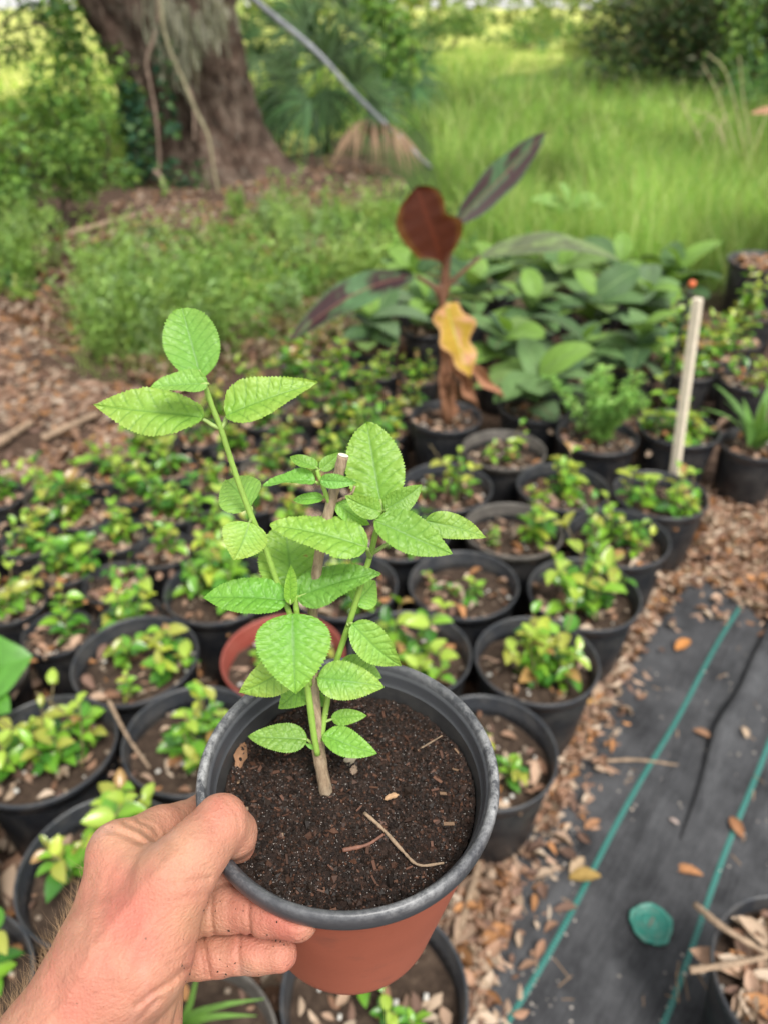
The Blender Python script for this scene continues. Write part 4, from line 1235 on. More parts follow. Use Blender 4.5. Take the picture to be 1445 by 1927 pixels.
# (px, py, R, H, kind, plants [(dx, dy, layout, size)], warm, label)
BIG = [
    (930, 1378, BR, BH, 'black', [(.03, -.02, 2, .75), (-.07, .05, 5, .7), (-.05, -.06, 9, .6)], .3, 'black pot with sparse sprouts and a white pebble, half hidden by the held pot'),
    (1005, 1238, BR, BH, 'black', [(0, .01, 1, 1.15), (.05, -.02, 4, 1.0), (-.03, -.03, 11, .9)], .5, 'black pot with a full bright seedling, standing by the near fabric edge'),
    (1092, 1118, BR, BH, 'black', [(0, 0, 3, 1.25), (.04, .03, 7, 1.0)], .35, 'third black pot along the litter strip, lime tips on a bushy seedling'),
    (1157, 1012, BR, BH, 'black', [(-.02, .05, 6, .95), (.06, -.02, 2, .9), (-.06, -.05, 8, .8)], .35, 'fourth black pot along the litter strip, mossy soil and several thin seedlings'),
    (1238, 935, BR, BH, 'black', [(.03, -.06, 0, 1.0), (-.05, -.02, 5, 1.0)], .5, 'black pot holding the cream wooden stake at the litter corner'),
    (775, 1205, BR, BH, 'black', [(-.03, -.02, 10, 1.2), (.03, -.05, 12, 1.05)], .6, 'black pot with big yellow lower leaves just behind the held pot'),
    (862, 1093, BR, BH, 'black', [(.04, 0, 9, .65), (-.05, .02, 12, .55)], .55, 'black pot with wispy reddish sprouts and a dead leaf on its soil'),
    (957, 1003, BR, BH, 'grey', [(.06, .01, 4, 1.0), (-.06, -.03, 9, .5)], .5, 'grey-rimmed pot with one yellow-topped seedling, in front of the banana row'),
    (1050, 913, BR, BH, 'black', [(.04, .01, 7, 1.15), (-.06, .0, 2, .6)], .6, 'black pot with a tall pale-tipped seedling below the feathery plant'),
    (655, 1112, BR, BH, 'black', [(0, 0, 3, 1.0), (.05, -.05, 1, .8)], .3, 'black pot hidden behind the stems of the held plant'),
    (745, 1020, BR, BH, 'black', [(0, 0, 8, 1.0), (.05, -.04, 6, .8)], .3, 'black pot behind the right leaves of the held plant'),
    (832, 925, BR, BH, 'black', [(.02, .01, 11, 1.0), (-.07, .0, 9, .6)], .5, 'black pot with a glossy seedling in front of the banana pot'),
    (935, 842, BR, BH * .98, 'grey', [(.03, .0, 0, .8), (-.05, .0, 2, .6)], .2, 'shallow-looking pot with a wide weathered grey-brown rim and low sprouts'),
    (1282, 805, BR, BH, 'black', [(.0, .0, 10, 1.2), (-.07, .02, 4, .9), (.08, -.03, 12, .7)], .6, 'black pot with yellow-green seedlings right behind the staked pot'),
    (250, 1262, BR, BH, 'black', [(.05, .0, 7, 1.0), (-.05, .02, 2, .9), (.01, -.07, 5, .6)], .4, 'black pot with a wide shiny rim in full view at the left'),
    (392, 1122, BR, BH, 'black', [(.0, .03, 1, 1.25), (.05, -.03, 6, 1.0), (-.05, .05, 3, 1.0)], .2, 'black pot of broad dark green leaves behind the red pot'),
    (518, 1240, BR, BH, 'red', [(-.03, .0, 4, .9), (.05, .03, 2, .8)], .3, 'terracotta red plastic pot peeking out behind the held pot'),
    (97, 1408, BR, BH, 'black', [(.02, .03, 0, .95), (-.05, -.01, 4, .95), (.06, .02, 11, .9), (.0, -.04, 6, .8)], .55, 'black pot crowded with yellow-green seedlings at the left edge above the wrist'),
    (337, 1380, BR, BH, 'black', [(-.02, .0, 5, 1.0), (.06, .03, 8, 1.0), (.08, -.06, 3, .8)], .4, 'black pot wedged between the held pot and the shiny-rimmed pot'),
    (192, 1572, BR, BH, 'black', [(-.03, .03, 10, 1.1), (.035, .08, 7, .95), (-.06, .0, 3, .7)], .7, 'black pot with tall yellow shoots directly above the knuckles'),
    (-30, 1765, BR, BH, 'black', [(.05, .04, 1, .9), (.06, -.03, 9, .7)], .3, 'black pot cut by the left edge beside the forearm'),
    (-100, 1580, BR, BH, 'black', [(.03, .0, 5, .8)], .3, 'black pot almost out of frame at the left edge above the forearm pot'),
    (622, 1890, BR, BH, 'black', [(.0, .03, 8, .8), (.05, .0, 12, .6), (-.04, .07, 9, .5)], .4, 'black pot on the ground straight below the held red pot'),
    (1015, 768, BR * .95, BH, 'black', [], .3, 'black pot of a broad-leaved rosette right of the banana plant'),
    (1112, 815, BR, BH * .95, 'black', [], .3, 'black pot of a feathery fine-leaved green plant'),
    (858, 793, 0.128, 0.27, 'black', [], .3, 'black pot of the red-leaved banana with dead leaves hanging over its rim'),
    (1408, 835, 0.115, 0.22, 'black', [], .3, 'dark pot of arching strap leaves at the right edge'),
    (1440, 492, 0.21, 0.30, 'black', [], .3, 'large black pot of brown mulch standing by the grass at the right edge'),
    (1528, 1852, 0.140, 0.25, 'black', [], .3, 'black pot filled with dry leaves and twigs in the bottom right corner'),
    (425, 1968, BR, BH, 'grey', [], .3, 'pot with narrow grassy leaves under the little finger'),
]
# small one gallon pots, in rows from the near corner to the far side: rim centres
SR, SH = 0.088, 0.17
ROWS = [
    [(-10, 1265), (118, 1195), (256, 1182)],
    [(40, 1128), (143, 1085), (213, 1113)],
    [(-30, 1010), (50, 1012), (232, 1010), (296, 1036), (440, 1045), (530, 1040)],
    [(10, 935), (85, 935), (155, 967), (335, 965), (398, 985), (470, 950), (560, 970)],
    [(212, 895), (248, 925), (322, 880), (405, 905), (500, 880), (590, 900), (680, 915)],
    [(300, 830), (372, 825), (445, 845), (535, 830), (625, 840), (700, 860)],
    [(420, 775), (490, 790), (570, 770), (655, 785), (735, 810)],
    [(490, 730), (550, 722), (620, 735), (700, 745), (772, 765)],
    [(560, 680), (640, 690), (715, 700), (790, 712)],
]
ROSETTES = [(700, 655), (800, 620), (945, 690), (1090, 705), (1195, 690), (880, 590), (1000, 620), (1110, 615), (1205, 600), (780, 560), (935, 545), (1050, 555), (1160, 545), (1265, 560)]
YGREEN = [(1300, 635), (1385, 640), (1305, 700), (1385, 712), (1345, 665), (1425, 590)]

# settle the pots so that none overlaps another
allp = []
for e in BIG: allp.append([*G(e[0], e[1], e[3])[:2], e[2], 1])
for r in ROWS:
    for x, y in r: allp.append([*G(x, y, SH)[:2], SR, 0])
for x, y in ROSETTES: allp.append([*G(x, y, 0.2)[:2], 0.11, 0])
for x, y in YGREEN: allp.append([*G(x, y, 0.2)[:2], 0.11, 0])
allp = np.array(allp, float)
for it in range(250):
    d = allp[:, None, :2] - allp[None, :, :2]; dist = np.linalg.norm(d, axis=2) + np.eye(len(allp)) * 9
    need = allp[:, None, 2] + allp[None, :, 2] + 0.004
    ov = np.clip(need - dist, 0, None)
    wgt = np.where(allp[:, 3] > 0, 0.3, 1.0)
    share = wgt[:, None] / (wgt[:, None] + wgt[None])
    allp[:, :2] += (d / dist[..., None] * (ov * share)[..., None]).sum(1) * 0.5
NB = len(BIG)
SPECIAL = {}
for k, e in enumerate(BIG):
    px, py, R, H, kind, plants, warm, lab = e
    mulch = (k in (NB - 2, NB - 3))
    t, zs = make_pot(px, py, R, H, kind, lab, 'large nursery pots', k + 1, fill=0.055 if plants else 0.035, mulch=mulch, name='potted_seedling' if plants else 'potted_plant', xy=allp[k, :2])
    a = -t.rotation_euler[2]
    for j, (dx, dy, li, sz) in enumerate(plants):
        lx = dx * math.cos(a) - dy * math.sin(a); ly = dx * math.sin(a) + dy * math.cos(a)
        add_seedling(t, zs, li, sz * 1.0, warm, True, (lx, ly), rot=j * 1.3 + k, nst=6 if sz >= 1.15 else 5 if sz >= .95 else 3 if sz >= .7 else 2)
    SPECIAL[k] = (t, zs)
ORD = ['first', 'second', 'third', 'fourth', 'fifth', 'sixth', 'seventh', 'eighth', 'ninth']
look = {0: 'green seedlings', 1: 'yellow-tipped seedlings', 2: 'green seedlings', 3: 'yellow-tipped seedlings', 4: 'green seedlings'}
ki = NB
for r, row in enumerate(ROWS):
    for c, (x, y) in enumerate(row):
        lk = (r * 3 + c * 2) % 5
        lab = 'small black pot of %s, %s from left in the %s small-pot row' % (look[lk], ORD[c], 'nearest' if r == 0 else 'farthest' if r == len(ROWS) - 1 else ORD[r])
        t, zs = make_pot(x, y, SR, SH, 'grey' if (r * 7 + c * 3) % 8 == 0 else 'black', lab, 'small pots of seedlings', 40 + ki, fill=0.028, xy=allp[ki, :2])
        near = r < 4
        add_seedling(t, zs, (r * 5 + c * 7 + lk) % 13, (0.95 if lk != 2 else 0.8) * [1.0, 1.2, 0.85, 1.1, 0.95, 1.3, 0.75][(r * 3 + c * 5) % 7], {1: .7, 3: .6}.get(lk, .25), near, (0, 0), rot=c + r, nst=[5, 4, 3, 4, 5][lk])
        if lk != 2 or r > 3: add_seedling(t, zs, (r + c) % 12, 0.8, .3, near, (0.03, -0.02), rot=c * 2, nst=3)
        ki += 1

# --- rosettes of broad leaves behind
ROS = [(0.10, 0.185, 0.065), (0.13, 0.23, 0.08), (0.07, 0.135, 0.05), (0.17, 0.30, 0.06), (0.12, 0.19, 0.095), (0.055, 0.11, 0.045), (0.15, 0.24, 0.07)]


def rosette(t, p, zs, seed, nl=8, size=1.0, young=True):
    rs = np.random.default_rng(seed)
    base = np.array(p) + np.array([0, 0, zs])
    for k in range(nl):
        az_ = k * 2.4 + seed + rs.normal(0, 0.2); el = rs.uniform(0.05, 0.65)
        L = rs.uniform(0.17, 0.29) * size
        if k == nl - 1 and young: el = rs.uniform(0.7, 1.15); L *= 0.8
        d = np.array([math.cos(az_) * math.cos(el), math.sin(az_) * math.cos(el), math.sin(el)])
        pb_ = base + np.array([0, 0, 0.03 + 0.012 * k]); pe_ = pb_ + d * L + np.array([0, 0, -0.03])
        tint = ROS[3] if k == nl - 1 else ROS[rs.integers(0, 7)]
        o = blade_leaf('leaf', None, pb_ - p, pe_ - p, L * rs.uniform(0.46, 0.60), 0.12, tint, M_BANANA, (rs.normal(0, .25), rs.normal(0, .25), 1), seed=seed * 11 + k, rib=(0.17, 0.27, 0.10) if rs.random() < 0.8 else (0.16, 0.10, 0.07), nt=9, wav=0.02, tipw=0.55)
        o.parent = t
    return


def place_plain(idx, H, R, lab, group, seed, name='potted_plant'):
    return make_pot(0, 0, R, H, 'black', lab, group, seed, xy=allp[idx, :2], name=name, fill=0.02)


RL = ['just left of the banana stem, lowest', 'left behind the banana stem', 'right of the yellow banana leaf', 'behind the feathery plant', 'beside the thin black rod', 'behind the banana stem', 'in the middle of the patch', 'right of the patch middle', 'left of the orange-tipped rod', 'under the purple-blotched drooping leaf', 'below the arching banana leaf', 'under the tip of the arching banana leaf', 'at the back near the grass', 'at the back by the orange-tipped rod']
for k in range(len(ROSETTES)):
    t, zs = place_plain(ki, 0.2, 0.11, 'green broad-leaved rosette ' + RL[k], 'broad-leaved rosettes', 200 + k)
    t.rotation_euler = (0, 0, 0)
    rosette(t, np.array([0, 0, 0.0]), zs, 300 + k, nl=13, size=1.0)
    ki += 1
YL = ['behind the cream stake, nearest', 'right behind the cream stake', 'directly left of the stake top', 'by the big mulch pot', 'between stake and mulch pot', 'under the rim of the mulch pot']
for k in range(len(YGREEN)):
    t, zs = place_plain(ki, 0.2, 0.11, 'pot of small yellow-green leaves ' + YL[k], 'yellow-green pots behind the stake', 240 + k, 'potted_seedling')
    for j in range(3):
        add_seedling(t, zs, (k + j * 4) % 13, 1.15, .6, False, (RNG.normal(0, .04), RNG.normal(0, .04)), rot=j + k)
    ki += 1
# rosette in its own big pot (k = 23)
t, zs = SPECIAL[23]; t.rotation_euler = (0, 0, 0); rosette(t, np.array([0, 0, 0.0]), zs, 401, nl=12, size=1.0)

# --- feathery plant
t, zs = SPECIAL[24]; t.rotation_euler = (0, 0, 0); rs = np.random.default_rng(5)
TT = []; AX = []; LL = []
stems = []
for s in range(16):
    az_ = rs.uniform(0, 6.28); h = rs.uniform(0.10, 0.27); ln = rs.uniform(0.1, 0.9)
    e = np.array([math.cos(az_) * ln * h * 0.9, math.sin(az_) * ln * h * 0.9 - 0.02, zs + h])
    path = smooth_path([np.array([rs.normal(0, .02), rs.normal(0, .02), zs]), (e + [0, 0, zs]) / 2 + [0, 0, .02], e], 14); stems.append(path)
    for p in path[2:]:
        for j in range(9):
            a_ = rs.uniform(0, 6.28); TT.append(p); AX.append([math.cos(a_), math.sin(a_), rs.uniform(-0.1, 0.7)]); LL.append(rs.uniform(0.02, 0.05))
TT = np.array(TT); AX = np.array(AX); LL = np.array(LL)
Mx = frames(AX, rs.normal(0, 1, (len(AX), 3)) + [0, 0, 1], LL, LL * 0.2)
Vf, Ff, Cf = instances(LT4[0], LT4[1], Mx, TT, np.array([(0.27, 0.50, 0.13), (0.36, 0.58, 0.17), (0.21, 0.42, 0.11)])[rs.integers(0, 3, len(TT))])
ob('stem', stems_mesh(stems), t); ob('foliage', mesh_np('foliage', Vf, Ff, M_FOL, Cf), t)

# --- strap-leaved plant at the right edge, grassy leaves under the hand
for key, n_, L_, tint, W_ in ((26, 15, 0.30, (0.12, 0.24, 0.06), 0.035), (29, 14, 0.17, (0.14, 0.27, 0.06), 0.012)):
    t, zs = SPECIAL[key]; t.rotation_euler = (0, 0, 0); rs = np.random.default_rng(key)
    for k in range(n_):
        az_ = k * 2.4 + rs.normal(0, .2); el = rs.uniform(0.5, 1.3); L = L_ * rs.uniform(0.6, 1.1)
        o0 = np.array([-0.02 if key == 29 else 0, 0.05 if key == 29 else 0, zs])
        d = np.array([math.cos(az_) * math.cos(el), math.sin(az_) * math.cos(el), math.sin(el)])
        o = blade_leaf('leaf', None, o0, o0 + d * L, W_, 0.18 * math.cos(el), np.array(tint) * rs.uniform(.8, 1.4), M_FOL, (0, 0, 1.0) if el < 1.1 else (0.3, -1, 0), seed=900 + k + key, nt=7, pw=0.55, fold=0.4)
        o.parent = t

# --- red-leaved banana
t, zs = SPECIAL[25]; t.rotation_euler = (0, 0, 0)
bx_, by_ = t.location[0], t.location[1]
b0 = np.array([bx_, by_, zs + 0.004])
M_PSEUDO = NT('banana_stem'); cc_ = M_PSEUDO.coord(); mp_ = M_PSEUDO.new('ShaderNodeMapping'); mp_.inputs['Scale'].default_value = (1, 1, 0.12); M_PSEUDO.l.new(cc_, mp_.inputs[0])
nz_ = M_PSEUDO.noise(70, 5, 0.7, mp_.outputs[0])
M_PSEUDO.set(Base_Color=M_PSEUDO.ramp(nz_.outputs[0], [(0.3, (0.055, 0.022, 0.012)), (0.55, (0.14, 0.06, 0.03)), (0.75, (0.24, 0.12, 0.06))]), Roughness=0.6, Normal=M_PSEUDO.bump(nz_.outputs[0], 0.6, 0.004))
loc = np.array([bx_, by_, t.location[2]])
def BY(px, py, dy=0.0): return PY(px, py, by_ + dy)
crown = BY(832, 575)
V_, q_, t_ = tube(smooth_path([b0, BY(838, 690), crown, BY(828, 535)], 20), np.interp(np.linspace(0, 1, 20), [0, .5, 1], [0.019, 0.016, 0.011]), 12)
ob('stem', mesh_np('stem', V_ - loc, [q_, t_], M_PSEUDO.m), t)
for pts, r in (([(828, 560), (815, 540), (782, 519)], 0.010), ([(835, 560), (850, 530), (903, 484)], 0.008), ([(830, 560), (834, 520), (836, 490)], 0.011), ([(836, 565), (842, 500), (853, 425)], 0.009)):
    V_, q_, t_ = tube(smooth_path([BY(*p) for p in pts], 10), np.linspace(r, r * 0.7, 10), 8)
    ob('petiole', mesh_np('petiole', V_ - loc, [q_, t_], M_PSEUDO.m), t)


def part_leaf(p0, p1, W, sag, tint, normal, seed, label=None, **kw):
    o = blade_leaf('leaf', t, p0, p1, W, sag, tint, M_BANANA, normal, seed=seed, nt=26, **kw)
    if label: o['label'] = label
    return o


# young leaf, burgundy; lopsided with a shoulder low on the right
rs = np.random.default_rng(3)
out_l = [(0.0, 0.006), (0.08, 0.02), (0.12, 0.10), (0.20, 0.34), (0.26, 0.66), (0.45, 0.86), (0.60, 0.98), (0.75, 0.95), (0.88, 0.70), (0.96, 0.34), (1.0, 0.02)]
out_r = [(0.0, 0.006), (0.08, 0.05), (0.18, 0.52), (0.30, 0.82), (0.42, 0.92), (0.49, 0.84), (0.54, 0.66), (0.59, 0.52), (0.66, 0.55), (0.75, 0.60), (0.88, 0.50), (0.96, 0.28), (1.0, 0.02)]
p0, p1 = BY(833, 505, -0.01), BY(782, 349, -0.03)
ax = nrm(p1 - p0); no = nrm(np.array([0.15, -1, 0.5])); no = nrm(no - (no @ ax) * ax); bb = np.cross(no, ax)
L = np.linalg.norm(p1 - p0); HW = 0.40 * L
V_ = []; C_ = []; S = np.linspace(-1, 1, 15); nt = 40
for i in range(nt + 1):
    tt_ = i / nt
    wl_ = np.interp(tt_, *zip(*out_l)) * HW; wr_ = np.interp(tt_, *zip(*out_r)) * HW
    for s in S:
        # bb points to the viewer's left for this leaf
        side = s * (wl_ if (bb[0] * s) < 0 else wr_)
        V_.append(p0 + ax * L * tt_ + bb * side + no * (0.012 * math.sin(3 * tt_) + 0.03 * abs(s) ** 1.5 * HW * 3 + 0.0012 * math.sin(tt_ * 34) * abs(s)))
        c = np.array([0.066, 0.015, 0.006]) * rs.uniform(0.85, 1.15)
        if abs(s) < 0.1: c = np.array([0.10, 0.022, 0.009])
        if abs(s) > 0.85: c = np.array([0.11, 0.042, 0.008])
        C_.append(c)
a = (np.arange(nt)[:, None] * 15 + np.arange(14)[None]).ravel()
o = ob('leaf', mesh_np('leaf', np.array(V_) - loc, np.stack([a, a + 1, a + 16, a + 15], 1), M_BANANA, np.array(C_)), t); o['label'] = 'burgundy young leaf held upright'
PUR, PG = (0.040, 0.018, 0.021), (0.055, 0.11, 0.05)
part_leaf(BY(856, 422, .02), BY(1026, 248, .35), 0.10, 0.04, PUR, (0.25, -1, 0.55), 41, 'upright purple leaf blotched with green', blotch=(PG, 0.75), rib=(0.16, 0.045, 0.05), wave=0.01)
part_leaf(BY(778, 517), BY(545, 640, -.25), 0.125, 0.10, PUR, (-0.1, -0.6, 1), 42, 'purple-blotched leaf drooping to the left', blotch=((0.08, 0.16, 0.07), 0.45), rib=(0.22, 0.10, 0.075), wave=0.01)
part_leaf(BY(903, 484), BY(1168, 492, .15), 0.13, 0.10, (0.11, 0.13, 0.075), (0.0, -0.25, 1), 43, 'greyish leaf arching to the right', blotch=((0.18, 0.25, 0.10), 0.35), rib=(0.20, 0.24, 0.10), wave=0.01)
part_leaf(BY(838, 570, -.02), BY(885, 712, -.10), 0.125, -0.05, (0.42, 0.27, 0.035), (0.35, -1, 0.3), 44, 'yellow dying leaf hanging down', blotch=((0.62, 0.33, 0.2), 1.25), rib=(0.42, 0.46, 0.09), wave=0.09, wav=0.22, fold=0.4, pw=0.6)
# dead leaves hanging round the stem
for k, (a_, b_, w_) in enumerate([((838, 620), (850, 828), .035), ((842, 640), (900, 770), .045), ((845, 650), (950, 750), .04), ((836, 660), (832, 750), .025), ((846, 660), (880, 740), .035), ((842, 700), (846, 805), .035)]):
    pm_ = (BY(*a_, -.03) + BY(*b_, -.09)) / 2
    o = blade_leaf('dead_leaf', t, BY(*a_, -.02), BY(*b_, -.10), w_, 0.06, np.array([0.24, 0.115, 0.065]) * RNG.uniform(.8, 1.3), M_DRY, (0.3 * (k - 2), -1, 0.2), seed=60 + k, nt=16, fold=1.1, wav=0.4, wave=0.35)

# --- stakes
def stake(pts, r0, r1, name, label, cat, mat, sq=False, tip=None):
    path = np.array(pts); V_, q_, t_ = tube(smooth_path(path, 12), np.linspace(r0, r1, 12), 4 if sq else 10)
    root = thing(name, path[0], label, cat)
    ob('shaft', mesh_np('shaft', V_ - path[0], [q_, t_], mat, smooth=not sq), root)
    if tip is not None:
        V_, F_ = lathe([(0.0005, 0), (0.011, 0.002), (0.014, 0.012), (0.012, 0.024), (0.0005, 0.028)], 14)
        o = ob('cap', mesh_np('cap', V_, F_, tip), root); o.location = path[-1] - path[0] - np.array([0, 0, .01])
    return root


pst, zst = SPECIAL[4]
sb = np.array(G(1270, 892, zst)); y_st = sb[1]
stake([sb - [0, 0, .03], PY(1312, 562, y_st + 0.02)], 0.0175, 0.0165, 'wooden_stake', 'cream square wooden stake standing in a black pot', 'stake', mat_simple('pale_wood', (0.66, 0.58, 0.45), 0.7, 0.12, 30, 0.3, 120), sq=True)
rb = G(1250, 742, 0.18)
stake([rb, PY(1301, 536, rb[1] + .03)], 0.007, 0.006, 'marker_rod', 'thin black rod with an orange cap among the rosettes', 'rod', mat_simple('black_rod', (0.02, 0.025, 0.02), 0.5), tip=mat_simple('orange_plastic', (0.6, 0.13, 0.04), 0.45, 0.1))

# brown leaf on a stalk reaching in at the right edge
bl = thing('dead_leaf_stalk', G(1560, 520), 'curled brown leaf poking in at the right edge above the mulch pot', 'dead leaf')
pbl = np.array(bl.location)
V_, q_, t_ = tube(smooth_path([pbl, PY(1530, 330, pbl[1]), PY(1475, 232, pbl[1])], 12), np.linspace(0.010, 0.006, 12), 6)
ob('stalk', mesh_np('stalk', V_ - pbl, [q_, t_], M_TWIG), bl)
blade_leaf('blade', bl, PY(1490, 238, pbl[1]), PY(1410, 214, pbl[1] - .05), 0.12, 0.10, (0.30, 0.17, 0.10), M_DRY, (0.0, -0.4, 1), seed=5, fold=0.6)

# twigs sticking out of the corner pot
tq, zq = SPECIAL[28]
stick('twig', [G(1308, 1703, .24), G(1370, 1752, .27), G(1500, 1825, .25)], 0.0065, 'pale twig leaning out of the corner pot toward the teal washer', 'twig')
stick('twig', [G(1297, 1826, .25), G(1390, 1812, .265), G(1500, 1785, .25)], 0.0060, 'pale twig lying level across the rim of the corner pot', 'twig')
stick('twig', [G(205, 1318, .27), G(240, 1385, .265), G(282, 1445, .262)], 0.0042, 'dry bent stalk lying against the rims of two black pots at the left', 'twig')
# broad bright leaf of a plant at the left edge
lp = thing('broadleaf_plant', (*G(-60, 1330)[:2], 0.0), 'large bright green leaf at the left edge beside the shiny-rimmed pot', 'plant')
plp = np.array(lp.location)
for k, (a_, b_, w_) in enumerate([((-70, 1290, .30), (62, 1235, .36), .16), ((-70, 1300, .28), (20, 1340, .30), .12), ((-80, 1290, .3), (-40, 1190, .42), .12)]):
    blade_leaf('leaf', lp, G(*a_), G(*b_), w_, 0.12, (0.09, 0.26, 0.035), M_GLOSSY, (0.3, -0.5, 1), seed=70 + k)
V_, q_, t_ = tube(smooth_path([plp, plp + [0.0, .01, .15], G(-70, 1290, .30)], 8), 0.007, 6)
ob('stem', mesh_np('stem', V_ - plp, [q_, t_], M_SSTEM), lp)

# ------------------------------------------------------------------ the held pot
HC = np.array([-0.0194, -0.1403, 0.4184]); HR, HH = 0.0825, 0.152
_a, _th = 0.0169, PITCH + 0.0381
HN = (math.sin(_a) * RIGHT + math.cos(_a) * math.cos(_th) * UP - math.cos(_a) * math.sin(_th) * FWD)
HCW = c2w(HC)
HX = nrm(np.cross(HN, FWD)) * 1.0; HX = nrm(RIGHT - (RIGHT @ HN) * HN); HY = np.cross(HN, HX)
HB = HCW - HN * HH
held = thing('potted_plant', HB, 'serrated bright green cutting in a terracotta pot with black rim, held in the hand', 'potted plant')
m4 = np.eye(4); m4[:3, 0] = HX; m4[:3, 1] = HY; m4[:3, 2] = HN; m4[:3, 3] = HB
held.matrix_basis = Matrix(m4.tolist())
HINV = np.linalg.inv(m4)


def to_held(v):
    v = np.asarray(v, float)
    return v @ HINV[:3, :3].T + HINV[:3, 3]


def HS(px, py, h):
    """point on the plane lying h below the rim of the held pot"""
    d = (px - CX) / FPX * RIGHT - (py - CY) / FPX * UP + FWD
    q0 = HCW - HN * h
    return CAMPOS + d * (((q0 - CAMPOS) @ HN) / (d @ HN))


def mat_red():
    n = NT('terracotta_coloured_pot'); c = n.coord()
    a = n.noise(18, 6, 0.7, c); b = n.noise(5, 4, 0.6, c); f = n.noise(220, 3, 0.7, c)
    mp = n.new('ShaderNodeMapping'); mp.inputs['Scale'].default_value = (1, 1, 6); n.l.new(c, mp.inputs[0])
    sc = n.noise(30, 6, 0.8, mp.outputs[0])
    col = n.ramp(b.outputs[0], [(0.35, (0.27, 0.072, 0.040)), (0.65, (0.35, 0.10, 0.057))])
    col = n.mix(n.ramp(a.outputs[0], [(0.58, (0, 0, 0)), (0.78, (0.55, 0.55, 0.55))]), col, (0.10, 0.045, 0.035))
    col = n.mix(n.ramp(sc.outputs[0], [(0.62, (0, 0, 0)), (0.75, (0.3, 0.3, 0.3))]), col, (0.5, 0.3, 0.24))
    n.set(Base_Color=col, Roughness=0.5, Specular_IOR_Level=0.4, Normal=n.bump(f.outputs[0], 0.15, 0.0006))
    return n.m


def mat_rim():
    n = NT('worn_rim_sky_sheen'); c = n.coord()
    a = n.noise(55, 7, 0.75, c); b = n.noise(260, 4, 0.8, c); big = n.noise(9, 3, 0.5, c)
    geo = n.new('ShaderNodeNewGeometry')
    sep = n.new('ShaderNodeSeparateXYZ'); n.l.new(c, sep.inputs[0])
    top = n.new('ShaderNodeMapRange'); top.inputs[1].default_value = HH - 0.006; top.inputs[2].default_value = HH - 0.0005
    n.l.new(sep.outputs[2], top.inputs[0])
    wear_sheen = n.math('MULTIPLY', n.ramp(n.math('ADD', n.math('MULTIPLY', a.outputs[0], 0.6), n.math('MULTIPLY', b.outputs[0], 0.4)), [(0.44, (0, 0, 0)), (0.62, (1, 1, 1))]), top.outputs[0])
    wear_sheen = n.math('MULTIPLY', wear_sheen, n.ramp(big.outputs[0], [(0.35, (0.15, 0.15, 0.15)), (0.6, (1, 1, 1))]))
    n.set(Base_Color=n.mix(wear_sheen, (0.048, 0.050, 0.056), (0.42, 0.42, 0.42)), Roughness=n.math('ADD', 0.38, n.math('MULTIPLY', wear_sheen, 0.25)), Normal=n.bump(b.outputs[0], 0.25, 0.0006))  # sky reflection put into the blue-grey base, sheen into the worn patches
    return n.m


def mat_inner():
    n = NT('black_inner_wall'); c = n.coord()
    a = n.noise(40, 6, 0.7, c)
    n.set(Base_Color=n.ramp(a.outputs[0], [(0.35, (0.024, 0.024, 0.026)), (0.7, (0.055, 0.053, 0.051))]), Roughness=0.38, Normal=n.bump(a.outputs[0], 0.1, 0.001))
    return n.m


R0 = HR
M_RED = mat_red()
Vp, Fp = lathe([(0.001, 0.002), (0.048, 0.002), (0.050, 0.0), (0.0535, 0.001), (0.0555, 0.004), (0.0565, 0.010), (0.0782, HH - 0.016), (0.0785, HH - 0.013), (0.0765, HH - 0.013)], 120)
o_pot = ob('pot', mesh_np('pot', Vp, Fp, M_RED), held)
Vp, Fp = lathe([(0.0765, HH - 0.0135), (0.0788, HH - 0.0142), (0.0806, HH - 0.0135), (0.0822, HH - 0.0115), (0.0828, HH - 0.0085), (0.0830, HH - 0.005), (0.0826, HH - 0.002), (0.0816, HH - 0.0004), (0.0802, HH + 0.0002), (0.0787, HH - 0.0004), (0.0776, HH - 0.0018), (0.0771, HH - 0.0040), (0.0766, HH - 0.0052), (0.0758, HH - 0.0058), (0.0754, HH - 0.0075), (0.0750, HH - 0.0125), (0.0742, HH - 0.0142), (0.0736, HH - 0.015)], 140)
ob('rim', mesh_np('rim', Vp, Fp, mat_rim()), o_pot)
Vp, Fp = lathe([(0.0736, HH - 0.015), (0.0728, HH - 0.019), (0.0705, HH - 0.034), (0.0655, HH - 0.07)], 120)
ob('inner_wall', mesh_np('inner_wall', Vp, Fp, mat_inner()), o_pot)

# soil: a rough cake with crumbs, chips and grains
SD = 0.027
SRad = 0.0718
g = 0.0009
xs = np.arange(-SRad, SRad + g, g); X, Y = np.meshgrid(xs, xs, indexing='ij')
pp = np.stack([X, Y, 0 * X], -1)


def soil_h(p):
    r = np.hypot(p[..., 0], p[..., 1])
    return 0.0028 * vnoise(p, 60, 1) + 0.0024 * np.abs(vnoise(p, 130, 2)) + 0.0013 * vnoise(p, 380, 4) + 0.0022 * (r / SRad) ** 4 + 0.0025 * np.exp(-(r / 0.022) ** 2)


Zs = soil_h(pp)
ins = np.hypot(X, Y) < SRad
idx = -np.ones(X.shape, int); idx[ins] = np.arange(ins.sum())
Vs_ = np.stack([X[ins], Y[ins], HH - SD + Zs[ins]], 1)
qd = np.stack([idx[:-1, :-1], idx[1:, :-1], idx[1:, 1:], idx[:-1, 1:]], -1).reshape(-1, 4); qd = qd[(qd >= 0).all(1)]


